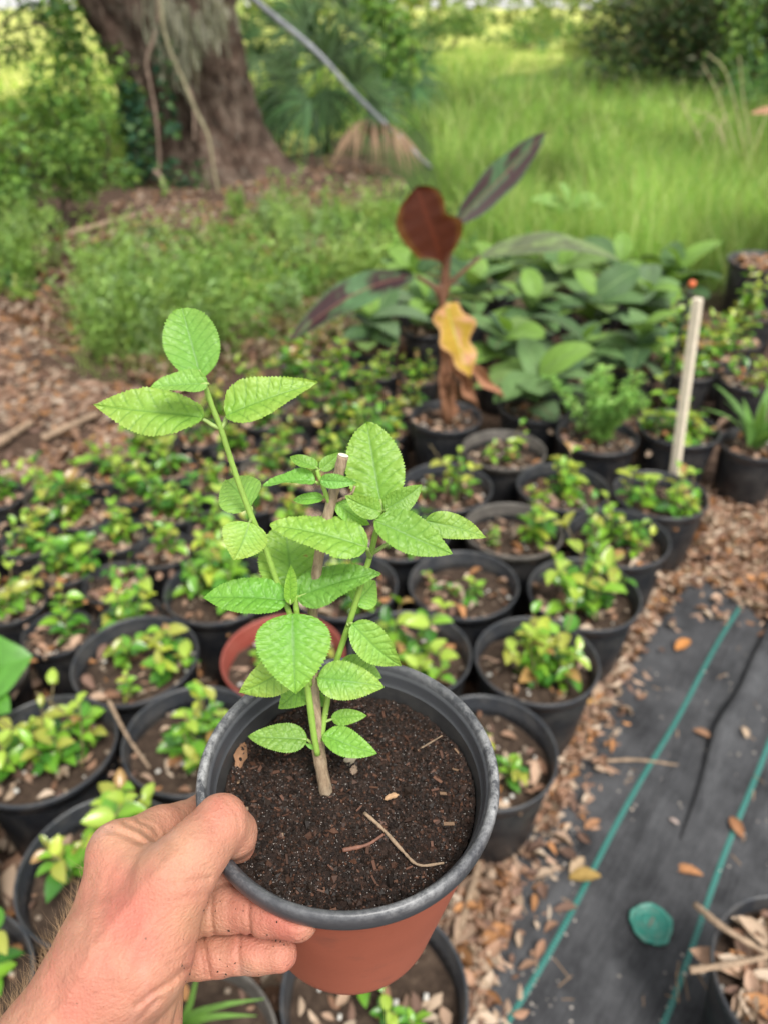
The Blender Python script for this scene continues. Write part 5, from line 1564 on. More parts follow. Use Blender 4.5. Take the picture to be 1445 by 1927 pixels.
def mat_peat():
    n = NT('moist_peat'); c = n.coord()
    a = n.noise(190, 8, 0.8, c); b = n.noise(45, 5, 0.6, c); w = n.noise(900, 2, 0.6, c)
    col = n.ramp(a.outputs[0], [(0.3, (0.006, 0.004, 0.003)), (0.5, (0.026, 0.015, 0.011)), (0.66, (0.07, 0.038, 0.026)), (0.8, (0.16, 0.10, 0.07))])
    col = n.mix(n.ramp(b.outputs[0], [(0.4, (0, 0, 0)), (0.7, (0.5, 0.5, 0.5))]), col, n.mix(0.6, col, (0.012, 0.009, 0.008)))
    col = n.mix(n.ramp(w.outputs[0], [(0.66, (0, 0, 0)), (0.74, (0.5, 0.5, 0.5))]), col, (0.30, 0.26, 0.24))
    n.set(Base_Color=col, Roughness=0.7, Specular_IOR_Level=0.3, Normal=n.bump(a.outputs[0], 1.0, 0.003))
    return n.m


M_PEAT = mat_peat()
ob('soil', mesh_np('soil', Vs_, qd, M_PEAT), held)
rs = np.random.default_rng(21)
octv = np.array([(1, 0, 0), (-1, 0, 0), (0, 1, 0), (0, -1, 0), (0, 0, 1), (0, 0, -1)], float) * 0.5
octf = np.array([(0, 2, 4), (2, 1, 4), (1, 3, 4), (3, 0, 4), (2, 0, 5), (1, 2, 5), (3, 1, 5), (0, 3, 5)])


def on_soil(n, r=0.97):
    th = rs.uniform(0, 6.28, n); rr_ = SRad * r * np.sqrt(rs.random(n))
    p = np.stack([rr_ * np.cos(th), rr_ * np.sin(th), np.zeros(n)], 1)
    p[:, 2] = HH - SD + soil_h(p)
    return p


n = 9000
sz = rs.gamma(2.2, 0.00055, n) + 0.0004
Mx = frames(rs.normal(0, 1, (n, 3)), rs.normal(0, 1, (n, 3)), sz * rs.uniform(0.8, 1.7, n), sz * rs.uniform(0.6, 1.1, n), sz * rs.uniform(0.5, 1.0, n))
palc = np.array([(0.010, 0.006, 0.0042), (0.017, 0.0095, 0.006), (0.028, 0.014, 0.009), (0.050, 0.023, 0.014), (0.080, 0.037, 0.022), (0.013, 0.0085, 0.007)])
Vc, Fc, Cc = instances(octv, octf, Mx, on_soil(n) + [0, 0, .0004], palc[rs.choice(6, n, p=[.25, .25, .2, .12, .06, .12])])
n2 = 70
Mx = frames(np.stack([rs.normal(0, 1, n2), rs.normal(0, 1, n2), rs.normal(0, .25, n2)], 1), np.stack([rs.normal(0, .3, n2), rs.normal(0, .3, n2), np.ones(n2)], 1), rs.uniform(0.002, 0.007, n2), rs.uniform(0.0008, 0.002, n2), rs.uniform(0.0006, 0.0012, n2))
Vd, Fd, Cd = instances(box, boxf, Mx, on_soil(n2) + [0, 0, .001], np.array([(0.09, 0.042, 0.027), (0.12, 0.06, 0.038), (0.06, 0.03, 0.02), (0.19, 0.12, 0.075)])[rs.choice(4, n2, p=[.4, .25, .25, .1])] * rs.uniform(.7, 1.2, (n2, 1)))
n3 = 1300
sz = rs.uniform(0.0003, 0.0008, n3)
Ve, Fe, Ce = instances(octv, octf, np.eye(3)[None] * sz[:, None, None], on_soil(n3) + [0, 0, .0009], np.tile([0.36, 0.33, 0.31], (n3, 1)) * rs.uniform(.4, 1.2, (n3, 1)))
Vv, fs = join([(Vc, Fc), (Vd, Fd), (Ve, Fe)])
# join() puts quads first
M_CRUMB = mat_foliage('soil_crumb', 0.0, 0.62, 0.3)
oc = ob('soil_crumbs', mesh_np('soil_crumbs', Vv, fs, M_CRUMB, np.concatenate([Cc, Cd, Ce]), smooth=False), held); oc['kind'] = 'stuff'

# --- stems
d_base = float((HS(615, 1500, SD) - CAMPOS) @ FWD)


def dep(py): return d_base + (py - 1500) / 900.0 * (d_base - 0.335)


def SPt(px, py, dd=0.0): return P(px, py, dep(py) + dd)


def mat_wood():
    n = NT('woody_cutting'); c = n.coord()
    mp = n.new('ShaderNodeMapping'); mp.inputs['Scale'].default_value = (1, 1, 0.12); n.l.new(c, mp.inputs[0])
    a = n.noise(420, 6, 0.7, mp.outputs[0]); b = n.noise(60, 4, 0.6, c)
    col = n.ramp(a.outputs[0], [(0.3, (0.10, 0.065, 0.04)), (0.5, (0.27, 0.19, 0.12)), (0.72, (0.42, 0.33, 0.22))])
    n.set(Base_Color=n.mix(n.ramp(b.outputs[0], [(0.45, (0, 0, 0)), (0.65, (0.5, 0.5, 0.5))]), col, (0.30, 0.25, 0.18)), Roughness=0.75, Normal=n.bump(a.outputs[0], 0.8, 0.0012))
    return n.m


M_WOOD = mat_wood()
M_GSTEM = mat_simple('green_stem_skin', (0.22, 0.36, 0.06), 0.5, 0.18, 60, 0.2, 700)
M_CUT = mat_simple('cut_wood', (0.62, 0.55, 0.42), 0.8, 0.2, 300)


def stem(name, pts, radii, mat, n=30, seg=12, dd=0.0):
    path = smooth_path([SPt(p[0], p[1], (p[2] if len(p) > 2 else 0) + dd) for p in pts], n)
    rr_ = np.interp(np.linspace(0, 1, n), np.linspace(0, 1, len(radii)), radii) * (0.82 if mat is M_GSTEM else 1.0) * (1 + 0.03 * RNG.normal(0, 1, n))
    V_, q_, t_ = tube(path, rr_, seg)
    return ob(name, mesh_np(name, to_held(V_), [q_, t_], mat), held), path, rr_


wood, wp, wr_ = stem('woody_stem', [(618, 1512, .002), (606, 1450), (597, 1390), (591, 1300), (588, 1210), (590, 1130), (602, 1040), (622, 950), (638, 890), (646, 858)], [0.0039, .0036, .0036, .0031, .0029, .0027, .0026, .0027, .0027, .0028], M_WOOD, 60, 14)
# pale cut at the top of the old stem
ax = nrm(wp[-1] - wp[-2]); u_ = nrm(np.cross(ax, RIGHT)); v_ = np.cross(ax, u_); an = np.linspace(0, 2 * math.pi, 16, endpoint=False)
Vc_ = np.concatenate([[wp[-1] + ax * 0.0006], wp[-1] + ax * 0.0004 + 0.0026 * (np.cos(an)[:, None] * u_ + np.sin(an)[:, None] * v_)])
ob('cut_end', mesh_np('cut_end', to_held(Vc_), np.array([(0, 1 + j, 1 + (j + 1) % 16) for j in range(16)]), M_CUT), wood)
stem('side_shoot', [(598, 1420, -.004), (590, 1375, -.004), (580, 1300, -.005), (567, 1220, -.005), (546, 1155, -.004), (524, 1100), (499, 1030), (469, 960), (440, 880), (416, 806), (400, 765), (385, 720)], [.0021, .0022, .0020, .0019, .0019, .0018, .0017, .0016, .0014], M_GSTEM, 60)
stem('side_shoot', [(584, 1290, -.005), (574, 1225, -.006), (560, 1160, -.006), (556, 1120, -.006)], [.0016, .0019, .0018], M_GSTEM)
stem('side_shoot', [(604, 1392, -.001), (614, 1330, .002), (628, 1262, .003), (655, 1180, .002), (680, 1100), (697, 1045), (708, 1000), (717, 966)], [.0021, .0020, .0020, .0019, .0018, .0016], M_GSTEM, 40)
stem('side_shoot', [(623, 955, -.001), (612, 925, -.002), (600, 895, -.002), (597, 885, -.002)], [.0014, .0013, .0010], M_GSTEM, 14)
stem('dry_twiglet', [(630, 945), (660, 930), (668, 915)], [.0008, .0006], M_WOOD, 10)


# --- serrated leaves
def lantana_leaf(L, W, seed, fold, curl, yel, lobes=19, side_curl=0.0, twist=0.0, tipx=0.72):
    rs = np.random.default_rng(seed)
    nt, ns = 4 * lobes, 35
    S = np.concatenate([-(np.linspace(1, 0, 18)[:-1]) ** 0.9, np.linspace(0, 1, 18) ** 0.9])
    t = np.linspace(0, 1, nt + 1)
    w = t ** 0.52 * (1 - t) ** tipx; w = w / w.max() * W / 2
    tooth = (t * lobes + 0.35 * np.sin(t * 23 + seed) * 0.5) % 1.0
    tw_ = np.where(tooth < 0.7, tooth / 0.7, (1 - tooth) / 0.3) - 0.45
    amp = 0.036 * W * (1 + 0.25 * np.sin(t * 37 + seed)) * np.clip(w / (W / 2) * 1.6, 0, 1)
    V_ = np.zeros((nt + 1, ns, 3)); C_ = np.zeros((nt + 1, ns, 3))
    ph = rs.uniform(0, 1)
    k1, k2 = rs.uniform(0.8, 1.3), rs.uniform(0, 6)
    base = np.array([0.185, 0.425, 0.050]) * rs.uniform(0.78, 1.15) * np.array([rs.uniform(.82, 1.15), 1, rs.uniform(.9, 1.7)]); yl = np.array([0.36, 0.52, 0.10]); dk = np.array([0.065, 0.20, 0.025])
    M = 7.0
    for j, s in enumerate(S):
        a = abs(s)
        y = s * w + np.sign(s) * amp * tw_ * max(0, (a - 0.72) / 0.28)
        x = t * L + 0.25 * amp * np.clip(tw_, 0, 1) * max(0, (a - 0.7) / 0.3)
        phase = ((x - 0.95 * np.abs(y) * (1 - 0.35 * np.abs(y) / W * 2)) / L) * M * 1.1 + 0.10 * vnoise(np.stack([x, y, 0 * x], 1) / L, 5, seed + 9) + (0.12 if s > 0 else -0.08) + ph
        g = np.abs(np.sin(math.pi * phase)) ** 0.55
        z = 0.014 * L * (g - 0.6) * min(1, a * 5) * np.clip(1.3 - a, 0.25, 1)
        # small quilted cells between the veins
        pn_ = np.stack([x, y, 0 * x], 1) / L
        cell = np.clip(np.abs(vnoise(pn_, 14, seed + 5)) * 1.9, 0, 1) ** 0.6 * 0.65 + 0.35 * np.clip(np.abs(vnoise(pn_, 26, seed + 6)) * 2, 0, 1) ** 0.7
        z = z + 0.025 * L * (cell - 0.5) * min(1, a * 6)
        z = z - 0.010 * L * math.exp(-(a / 0.05) ** 2)
        z = z + (fold * 1.5 + 0.06) * np.abs(y) - side_curl * y * y / max(W, 1e-6) * 2
        z = z - curl * L * t * t + 0.028 * L * np.sin(t * 8 + k2 + s * 2) * a * a
        V_[:, j] = np.stack([x, y, z], 1)
        yy = np.clip(yel * (0.35 + 0.55 * t + 0.45 * a ** 2) + 0.25 * yel * vnoise(np.stack([x, y, 0 * x], 1) / L, 4, seed), 0, 1)[:, None]
        col = base * (1 - yy) + yl * yy
        vn = np.clip((0.62 - g) * 2.0, 0, 1)[:, None] * min(1, a * 6) + math.exp(-(a / 0.05) ** 2)
        cell_d = np.clip((0.42 - cell) * 1.6, 0, 1)[:, None] * min(1, a * 5) * 0.4
        vn = np.clip(vn + cell_d, 0, 1)
        col = col * (1 - 0.5 * vn) + dk * 0.5 * vn
        spk = vnoise(np.stack([x, y, 0 * x], 1) / L, 38, seed + 3)
        col = np.where(((spk > 0.62) & (rs.random() < 0.5))[:, None], col * 1.18, col)
        C_[:, j] = col
    if twist:
        an = twist * (t - 0.2); c, s_ = np.cos(an)[:, None], np.sin(an)[:, None]
        y0, z0 = V_[..., 1].copy(), V_[..., 2].copy()
        V_[..., 1] = y0 * c - z0 * s_; V_[..., 2] = y0 * s_ + z0 * c
    a = (np.arange(nt)[:, None] * ns + np.arange(ns - 1)[None]).ravel()
    return V_.reshape(-1, 3), np.stack([a, a + 1, a + ns + 1, a + ns], 1), C_.reshape(-1, 3)


def mat_lantana():
    n = NT('hairy_serrated_leaf'); a = n.attr('tint'); c = n.coord()
    f = n.noise(1400, 3, 0.7, c); p = n.noise(160, 4, 0.6, c); v = n.new('ShaderNodeTexVoronoi'); v.inputs['Scale'].default_value = 900; n.l.new(c, v.inputs['Vector'])
    col = n.mix(0.22, a, n.mix(p.outputs[0], (0.6, 0.65, 0.5), (1.45, 1.4, 1.45)), 'MULTIPLY')
    brown = n.noise(75, 3, 0.5, c)
    col = n.mix(n.ramp(brown.outputs[0], [(0.75, (0, 0, 0)), (0.79, (0.55, 0.55, 0.55))]), col, (0.33, 0.17, 0.07))
    h = n.math('ADD', f.outputs[0], n.math('MULTIPLY', v.outputs['Distance'], 0.7))
    nb = n.bump(h, 0.22, 0.0004)
    n.set(Base_Color=col, Roughness=0.42, Specular_IOR_Level=0.45, Normal=nb, Sheen_Weight=0.04, Sheen_Roughness=0.4)
    n.translucent(n.mix(1.0, col, (1.25, 1.2, 0.6), 'MULTIPLY'), 0.40)
    return n.m


M_LANT = mat_lantana()
M_PET = mat_simple('petiole_skin', (0.24, 0.34, 0.09), 0.5, 0.15, 60)
# node, base, tip (photo px), projected width px, depth shift of base and tip, yellowness, fold, curl, roll sign
LEAVES = [
    ((384, 722), (380, 712), (344, 583), 108, 0.000, 0.006, 0.25, 0.20, -0.06, 0),
    ((386, 724), (392, 722), (284, 724), 52, -0.008, -0.012, 0.30, 0.30, 0.02, 1),
    ((416, 806), (384, 790), (168, 755), 92, -0.002, -0.010, 0.75, 0.12, 0.10, 1),
    ((416, 806), (428, 785), (590, 708), 82, 0.000, -0.004, 0.65, 0.18, 0.10, 1),
    ((471, 964), (474, 955), (425, 897), 92, 0.006, 0.020, 0.35, 0.10, 0.05, 0),
    ((474, 975), (470, 984), (447, 1054), 92, -0.006, -0.012, 0.95, 0.10, 0.10, 0),
    ((553, 1128), (551, 1112), (538, 982), 124, 0.004, 0.006, 0.45, 0.06, 0.03, 0),
    ((550, 1132), (540, 1132), (382, 1112), 84, -0.006, -0.010, 0.20, 0.16, 0.10, 1),
    ((556, 1130), (560, 1124), (709, 1066), 88, -0.006, -0.012, 0.18, 0.20, 0.06, 1),
    ((554, 1130), (547, 1136), (546, 1062), 26, -0.010, -0.010, 0.30, 0.55, -0.05, 0),
    ((552, 1160), (551, 1158), (556, 1296), 148, -0.010, -0.028, 0.35, 0.06, 0.16, 0),
    ((574, 1245), (560, 1246), (452, 1314), 86, -0.004, -0.008, 0.85, 0.14, 0.12, 1),
    ((590, 1275), (600, 1272), (518, 1330), 66, 0.006, 0.008, 0.30, 0.12, 0.08, 0),
    ((592, 1278), (600, 1276), (720, 1288), 86, -0.006, -0.012, 0.70, 0.12, 0.14, 1),
    ((600, 1270), (640, 1248), (722, 1272), 52, 0.008, 0.010, 0.35, 0.10, 0.10, 0),
    ((654, 1176), (662, 1173), (752, 1266), 78, -0.002, 0.002, 0.55, 0.14, 0.12, 1),
    ((612, 1358), (625, 1353), (688, 1344), 32, 0.002, -0.002, 0.25, 0.12, 0.08, 0),
    ((596, 1404), (578, 1392), (468, 1384), 62, -0.004, -0.010, 0.25, 0.14, 0.08, 1),
    ((602, 1396), (609, 1384), (706, 1420), 58, -0.004, -0.012, 0.30, 0.14, 0.10, 1),
    ((616, 1345), (610, 1330), (602, 1302), 17, 0.004, 0.006, 0.25, 0.30, 0.05, 0),
    ((717, 968), (719, 960), (690, 795), 116, -0.002, 0.008, 0.40, 0.14, -0.02, 0),
    ((717, 966), (724, 960), (796, 917), 50, -0.004, -0.006, 0.30, 0.20, 0.10, 0),
    ((717, 966), (716, 963), (650, 940), 46, -0.006, -0.012, 0.35, 0.16, 0.10, 0),
    ((697, 1048), (690, 1032), (513, 972), 88, -0.014, -0.018, 0.55, 0.16, 0.08, 1),
    ((712, 985), (706, 982), (850, 1040), 84, -0.008, -0.016, 0.30, 0.14, 0.10, 1),
    ((699, 1042), (800, 980), (917, 1004), 54, 0.006, 0.004, 0.70, 0.14, 0.08, 0),
    ((668, 1140), (668, 1138), (710, 1092), 62, 0.006, 0.014, 0.35, 0.10, 0.08, 0),
    ((604, 908), (594, 907), (496, 902), 30, -0.004, -0.006, 0.10, 0.20, 0.08, 1),
    ((598, 886), (597, 881), (545, 858), 26, -0.002, -0.002, 0.15, 0.25, 0.10, 1),
    ((599, 886), (602, 884), (642, 853), 28, 0.002, 0.006, 0.15, 0.20, 0.08, 0),
    ((603, 905), (604, 904), (668, 908), 30, -0.006, -0.010, 0.15, 0.16, 0.12, 0),
    ((612, 930), (608, 938), (552, 940), 24, 0.002, 0.000, 0.20, 0.12, 0.06, 1),
    ((626, 950), (632, 946), (692, 990), 42, 0.002, 0.000, 0.10, 0.10, 0.16, 1),
    ((597, 1412), (592, 1408), (575, 1400), 9, -.004, -.006, .2, .2, .1, 0),
]
for k, (nd, bs, tp, wpx, db, dt, yel, fold, curl, rollm) in enumerate(LEAVES):
    # depth of a leaf follows the shoot it grows from
    dn = dep(nd[1])
    p0 = P(*bs, dn + db); p1 = P(*tp, dn + dt)
    L = np.linalg.norm(p1 - p0); ax = nrm(p1 - p0)
    mid = (p0 + p1) / 2
    wproj = wpx * ((mid - CAMPOS) @ FWD) / FPX
    wproj = wproj * (0.84 if rollm else 0.95)
    Wt = max(wproj, 0.50 * L) if rollm else wproj
    view = nrm(CAMPOS - mid); n0 = nrm(view - (view @ ax) * ax)
    if rollm:
        ang = math.acos(min(1, wproj / Wt)) * 0.9
        # turn the blade so that its upper face looks up to the sky
        cands = []
        for sg in (-1, 1):
            q_ = Matrix.Rotation(sg * ang, 3, Vector(ax)) @ Vector(n0); cands.append(np.array(q_))
        n0 = max(cands, key=lambda c: c[2])
    V_, F_, C_ = lantana_leaf(L, Wt, 500 + k, fold, curl * 1.6 + 0.03, yel, lobes=max(9, int(15 + 14 * min(1, L / 0.04))), side_curl=0.15 * (k % 3 - 0.5), twist=0.6 * math.sin(k * 2.2), tipx={0: 0.62, 20: 0.64, 6: 0.65, 2: 1.0, 3: 1.05, 25: 1.0, 8: 0.95, 7: 0.85, 23: 0.9}.get(k, 0.90))
    Mx = np.stack([ax, np.cross(n0, ax), n0], 1)
    V_ = V_ @ Mx.T + p0 + n0 * 0.3 * curl * L
    # petiole
    pn = P(*nd, dn)
    pv, pq, pt_ = tube(smooth_path([pn, (pn + p0) / 2 - n0 * 0.0008, p0, p0 + ax * L * 0.12 - n0 * 0.0002], 10), np.linspace(0.0011, 0.0006, 10) * min(1.25, 0.5 + L / 0.06), 8)
    Vv, fs = join([(V_, F_), (pv, pq, pt_)])
    mi = np.concatenate([np.zeros(len(F_), int), np.ones(len(pq), int), np.ones(len(pt_), int)])
    ob('leaf', mesh_np('leaf', to_held(Vv), fs, [M_LANT, M_PET], np.concatenate([C_, np.tile([0.24, 0.34, 0.09], (len(pv), 1))]), matidx=mi), held)

# --- bits lying on the soil of the held pot
def soil_px(px, py, up=0.002): return HS(px, py, SD - up)


stick('twig', [soil_px(686, 1530), soil_px(722, 1562, .003), soil_px(758, 1602, .004), soil_px(788, 1628, .004), soil_px(835, 1624, .006)], 0.0011, 'thin tan bent twig lying on the soil of the held pot', 'twig')
stick('twig', [soil_px(645, 1600), soil_px(690, 1590, .003), soil_px(722, 1570, .003)], 0.0012, 'short reddish-brown twig crossing under the bent twig in the held pot', 'twig', mat=mat_simple('red_twig', (0.16, 0.07, 0.045), 0.7, .3, 200))
stick('twig', [soil_px(785, 1412), soil_px(812, 1396, .004), soil_px(832, 1384, .005)], 0.0006, 'hair-thin dry stalk with a leaf scrap on the held soil', 'twig')
for k, (px, py, L_, az_, tint, lab) in enumerate([(838, 1378, .011, .4, (.34, .22, .15), 'torn tan leaf scrap at the far right of the held soil'), (723, 1505, .009, .3, (.42, .26, .15), 'pale wood chip on the soil right of the stem'), (640, 1445, .013, .6, (.30, .25, .19), 'grey leaf scrap against the base of the held stem'), (662, 1466, .010, 1.4, (.28, .2, .15), 'curled brown husk on the soil beside the stem base'), (447, 1452, .020, 1.5, (.26, .14, .08), 'brown bark sliver against the inner left wall of the held pot')]):
    o = ob('plant_scrap', big_leaf_mesh('plant_scrap', L_, L_ * 0.4, 0.12, 0.4, tint, M_DRY, 8, seed=80 + k, wob=0.2)); o.location = soil_px(px, py, .0025); o.rotation_euler = (0.2, -0.1, az_)
    tag(o, lab, 'plant scrap')

# ------------------------------------------------------------------ the hand that holds it
VOX = 0.001
lo = np.array([-0.205, -0.300, 0.300]); hi = np.array([-0.030, -0.130, 0.480])
dims = np.ceil((hi - lo) / VOX).astype(int)
gx, gy, gz = [(lo[i] + VOX * np.arange(dims[i])).astype(np.float32) for i in range(3)]


def cap_d(a, b):
    """distance to a tapered capsule given as two (px, py, depth, radius)"""
    A = PC(*a[:3]).astype(np.float32); B = PC(*b[:3]).astype(np.float32); ab = B - A; l2 = float(ab @ ab)
    dx = gx[:, None, None] - A[0]; dy = gy[None, :, None] - A[1]; dz = gz[None, None, :] - A[2]
    t = np.clip((dx * ab[0] + dy * ab[1] + dz * ab[2]) / l2, 0, 1)
    ts = t * t * (3 - 2 * t)
    return np.sqrt((dx - t * ab[0]) ** 2 + (dy - t * ab[1]) ** 2 + (dz - t * ab[2]) ** 2) - (a[3] + (b[3] - a[3]) * (0.5 * t + 0.5 * ts))


def smin(a, b, k):
    h = np.clip(0.5 + 0.5 * (b - a) / k, 0, 1)
    return b + (a - b) * h - k * h * (1 - h)


def chain(pts, k):
    d = None
    for a, b in zip(pts[:-1], pts[1:]):
        c = cap_d(a, b); d = c if d is None else smin(d, c, k)
    return d


mass = chain([(-70, 2240, .335, .036), (70, 2040, .342, .031), (200, 1835, .352, .0262)], 0.004)
mass = smin(mass, chain([(120, 2220, .368, .033), (190, 2040, .368, .028), (262, 1850, .372, .021)], 0.004), 0.012)
mass = smin(mass, cap_d((208, 1810, .360, .0235), (226, 1606, .384, .0150)), 0.014)          # second metacarpal
mass = smin(mass, cap_d((262, 1790, .354, .0262), (328, 1660, .360, .0175)), 0.012)            # thenar
mass = smin(mass, cap_d((255, 1690, .388, .0160), (280, 1800, .390, .0175)), 0.014)            # palm
mass = smin(mass, cap_d((262, 1640, .372, .0120), (320, 1640, .372, .0130)), 0.010)            # web of the thumb
thumb = chain([(326, 1655, .360, .0168), (374, 1598, .367, .0143), (416, 1549, .3775, .0129), (440, 1568, .386, .0112), (448, 1590, .395, .0093)], 0.005)
index = chain([(228, 1606, .386, .0150), (300, 1566, .412, .0128), (385, 1536, .448, .0122), (440, 1560, .470, .010)], 0.005)
mid = chain([(280, 1690, .398, .0140), (395, 1662, .4020, .0112), (470, 1672, .4040, .0098)], 0.005)
ring = chain([(315, 1740, .394, .0125), (400, 1714, .3915, .0108), (428, 1711, .390, .0110), (470, 1714, .386, .0102), (505, 1720, .380, .0105), (562, 1732, .3705, .0094)], 0.003)
pink = chain([(310, 1808, .398, .0120), (386, 1801, .3945, .0098), (415, 1797, .393, .0101), (450, 1794, .391, .0094), (485, 1794, .389, .0097), (526, 1795, .3865, .0090)], 0.003)
hypo = cap_d((306, 1815, .402, .0125), (262, 1990, .392, .0215))
D = smin(mass, thumb, 0.008)
# fingers press against the outside of the pot, never through it
cg = np.stack(np.meshgrid(gx, gy, gz, indexing='ij'), -1).reshape(-1, 3)
lw = to_held(c2w(cg)); rxy = np.hypot(lw[:, 0], lw[:, 1])
prad = np.where(lw[:, 2] > HH - 0.0145, 0.0833, 0.0565 + (0.0786 - 0.0565) * np.clip((lw[:, 2] - 0.01) / (HH - 0.026), 0, 1))
potd = np.where(lw[:, 2] > HH + 0.0005, 1.0, rxy - prad).reshape(D.shape).astype(np.float32)
fing = smin(smin(mid, ring, 0.0008), pink, 0.0008)
fing = np.maximum(fing, -potd)
D = np.where(potd < 0.02, D, D)
D = smin(D, np.maximum(index, -potd), 0.007)
D = smin(D, fing, 0.002)
D = smin(D, hypo, 0.0035)

# creases, tendons and veins as shallow relief, drawn on the camera side of the hand
PX = (CX + FPX * gx[:, None, None] / gz[None, None, :]); PYY = (CY - FPX * gy[None, :, None] / gz[None, None, :])
near = np.abs(D) < 0.004
ii = np.nonzero(near)
px_ = PX[ii[0], 0, ii[2]]; py_ = PYY[0, ii[1], ii[2]]; dv = D[near]; dz_ = gz[ii[2]]


def polydist(pts):
    best = np.full(px_.shape, 1e9, np.float32)
    for (x0, y0), (x1, y1) in zip(pts[:-1], pts[1:]):
        vx, vy = x1 - x0, y1 - y0; t = np.clip(((px_ - x0) * vx + (py_ - y0) * vy) / (vx * vx + vy * vy), 0, 1)
        best = np.minimum(best, np.hypot(px_ - x0 - t * vx, py_ - y0 - t * vy))
    return best


FRONT = dz_ < 0.385
for pts, amp, sg, cond in [
    ([(318, 1664), (350, 1660), (395, 1652)], 0.0008, 4.0, FRONT), ([(335, 1692), (370, 1686), (395, 1682)], 0.0004, 4.5, FRONT), ([(345, 1628), (380, 1632), (398, 1636)], 0.0004, 4.5, FRONT),
    ([(205, 1562), (240, 1572), (272, 1588)], 0.0012, 6.0, None), ([(235, 1548), (268, 1562), (292, 1580)], 0.0009, 5.0, None), ([(262, 1545), (290, 1556), (300, 1572)], 0.0007, 4.5, None),
    ([(258, 1892), (290, 1868), (322, 1848), (352, 1822)], 0.0013, 5.5, FRONT), ([(262, 1920), (285, 1895), (300, 1880)], 0.0008, 5.0, FRONT), ([(305, 1800), (335, 1790), (360, 1775)], 0.0004, 4.0, FRONT),
    ([(318, 1815), (340, 1808), (356, 1800)], 0.0004, 4.0, FRONT),
    ([(400, 1686), (397, 1720), (402, 1756)], 0.0010, 3.6, None), ([(470, 1680), (468, 1720), (472, 1760)], 0.0008, 3.6, None),
    ([(383, 1764), (388, 1798), (396, 1836)], 0.0010, 3.2, None), ([(376, 1768), (380, 1800), (386, 1834)], 0.0008, 3.2, None), ([(453, 1758), (448, 1792), (452, 1830)], 0.0008, 3.4, None),
    ([(425, 1505), (445, 1530), (452, 1560)], 0.0004, 4.0, FRONT), ([(410, 1512), (432, 1530), (440, 1556)], 0.0003, 4.0, FRONT),
    ([(150, 1830), (205, 1745), (262, 1680), (330, 1610)], -0.0008, 14.0, FRONT), ([(120, 1870), (165, 1780), (185, 1690), (200, 1610)], -0.0005, 13.0, None),
    ([(60, 1960), (130, 1880), (170, 1810), (178, 1740)], -0.0007, 9.0, None), ([(230, 1850), (250, 1780), (300, 1720)], -0.0006, 12.0, FRONT), ([(182, 1760), (188, 1700), (205, 1650)], 0.0004, 9.0, None),
]:
    f = 1.5 * amp * np.exp(-(polydist(pts) / sg) ** 2)
    if cond is not None: f = f * cond
    dv = dv + f
# fine irregularity
q3 = np.stack([gx[ii[0]], gy[ii[1]], gz[ii[2]]], 1)
dv = dv + 0.00035 * vnoise(q3, 90, 2) + 0.0002 * vnoise(q3, 240, 6)
D[near] = dv


def surface_nets(D, org, h):
    s = D < 0
    nx, ny, nz = D.shape
    cell = np.zeros((nx - 1, ny - 1, nz - 1), np.uint8)
    for dx in (0, 1):
        for dy in (0, 1):
            for dz in (0, 1):
                cell += s[dx:nx - 1 + dx, dy:ny - 1 + dy, dz:nz - 1 + dz]
    act = (cell > 0) & (cell < 8)
    ci = np.nonzero(act); n = len(ci[0])
    idx = -np.ones(act.shape, np.int64); idx[act] = np.arange(n)
    acc = np.zeros((n, 3)); cnt = np.zeros(n)
    corners = [(a, b, c) for a in (0, 1) for b in (0, 1) for c in (0, 1)]
    vals = {c: D[ci[0] + c[0], ci[1] + c[1], ci[2] + c[2]].astype(float) for c in corners}
    for c in corners:
        for ax in range(3):
            if c[ax] == 0:
                e = list(c); e[ax] = 1; e = tuple(e)
                v0, v1 = vals[c], vals[e]; m = (v0 < 0) != (v1 < 0)
                t = np.where(m, v0 / np.where(m, v0 - v1, 1), 0)
                pos = np.tile(np.array(c, float), (n, 1)); pos[:, ax] = t
                acc += pos * m[:, None]; cnt += m
    V_ = (np.stack(ci, 1) + acc / np.maximum(cnt, 1)[:, None]) * h + org
    F_ = []
    for ax in range(3):
        sl0 = [slice(None)] * 3; sl1 = [slice(None)] * 3; sl0[ax] = slice(0, -1); sl1[ax] = slice(1, None)
        e = s[tuple(sl0)] != s[tuple(sl1)]
        inside0 = s[tuple(sl0)]
        p = np.stack(np.nonzero(e), 1)
        o1, o2 = [a for a in range(3) if a != ax]
        ok = (p[:, o1] > 0) & (p[:, o2] > 0) & (p[:, o1] < act.shape[o1]) & (p[:, o2] < act.shape[o2]) & (p[:, ax] < act.shape[ax])
        p = p[ok]
        def cellat(d1, d2):
            q = p.copy(); q[:, o1] += d1; q[:, o2] += d2
            return idx[q[:, 0], q[:, 1], q[:, 2]]
        f = np.stack([cellat(-1, -1), cellat(0, -1), cellat(0, 0), cellat(-1, 0)], 1)
        ins0 = inside0[p[:, 0], p[:, 1], p[:, 2]]
        flip = ins0 if ax != 1 else ~ins0
        f[~flip] = f[~flip][:, ::-1]
        F_.append(f[(f >= 0).all(1)])
    return V_, np.concatenate(F_)


Vh, Fh = surface_nets(D, lo, VOX)
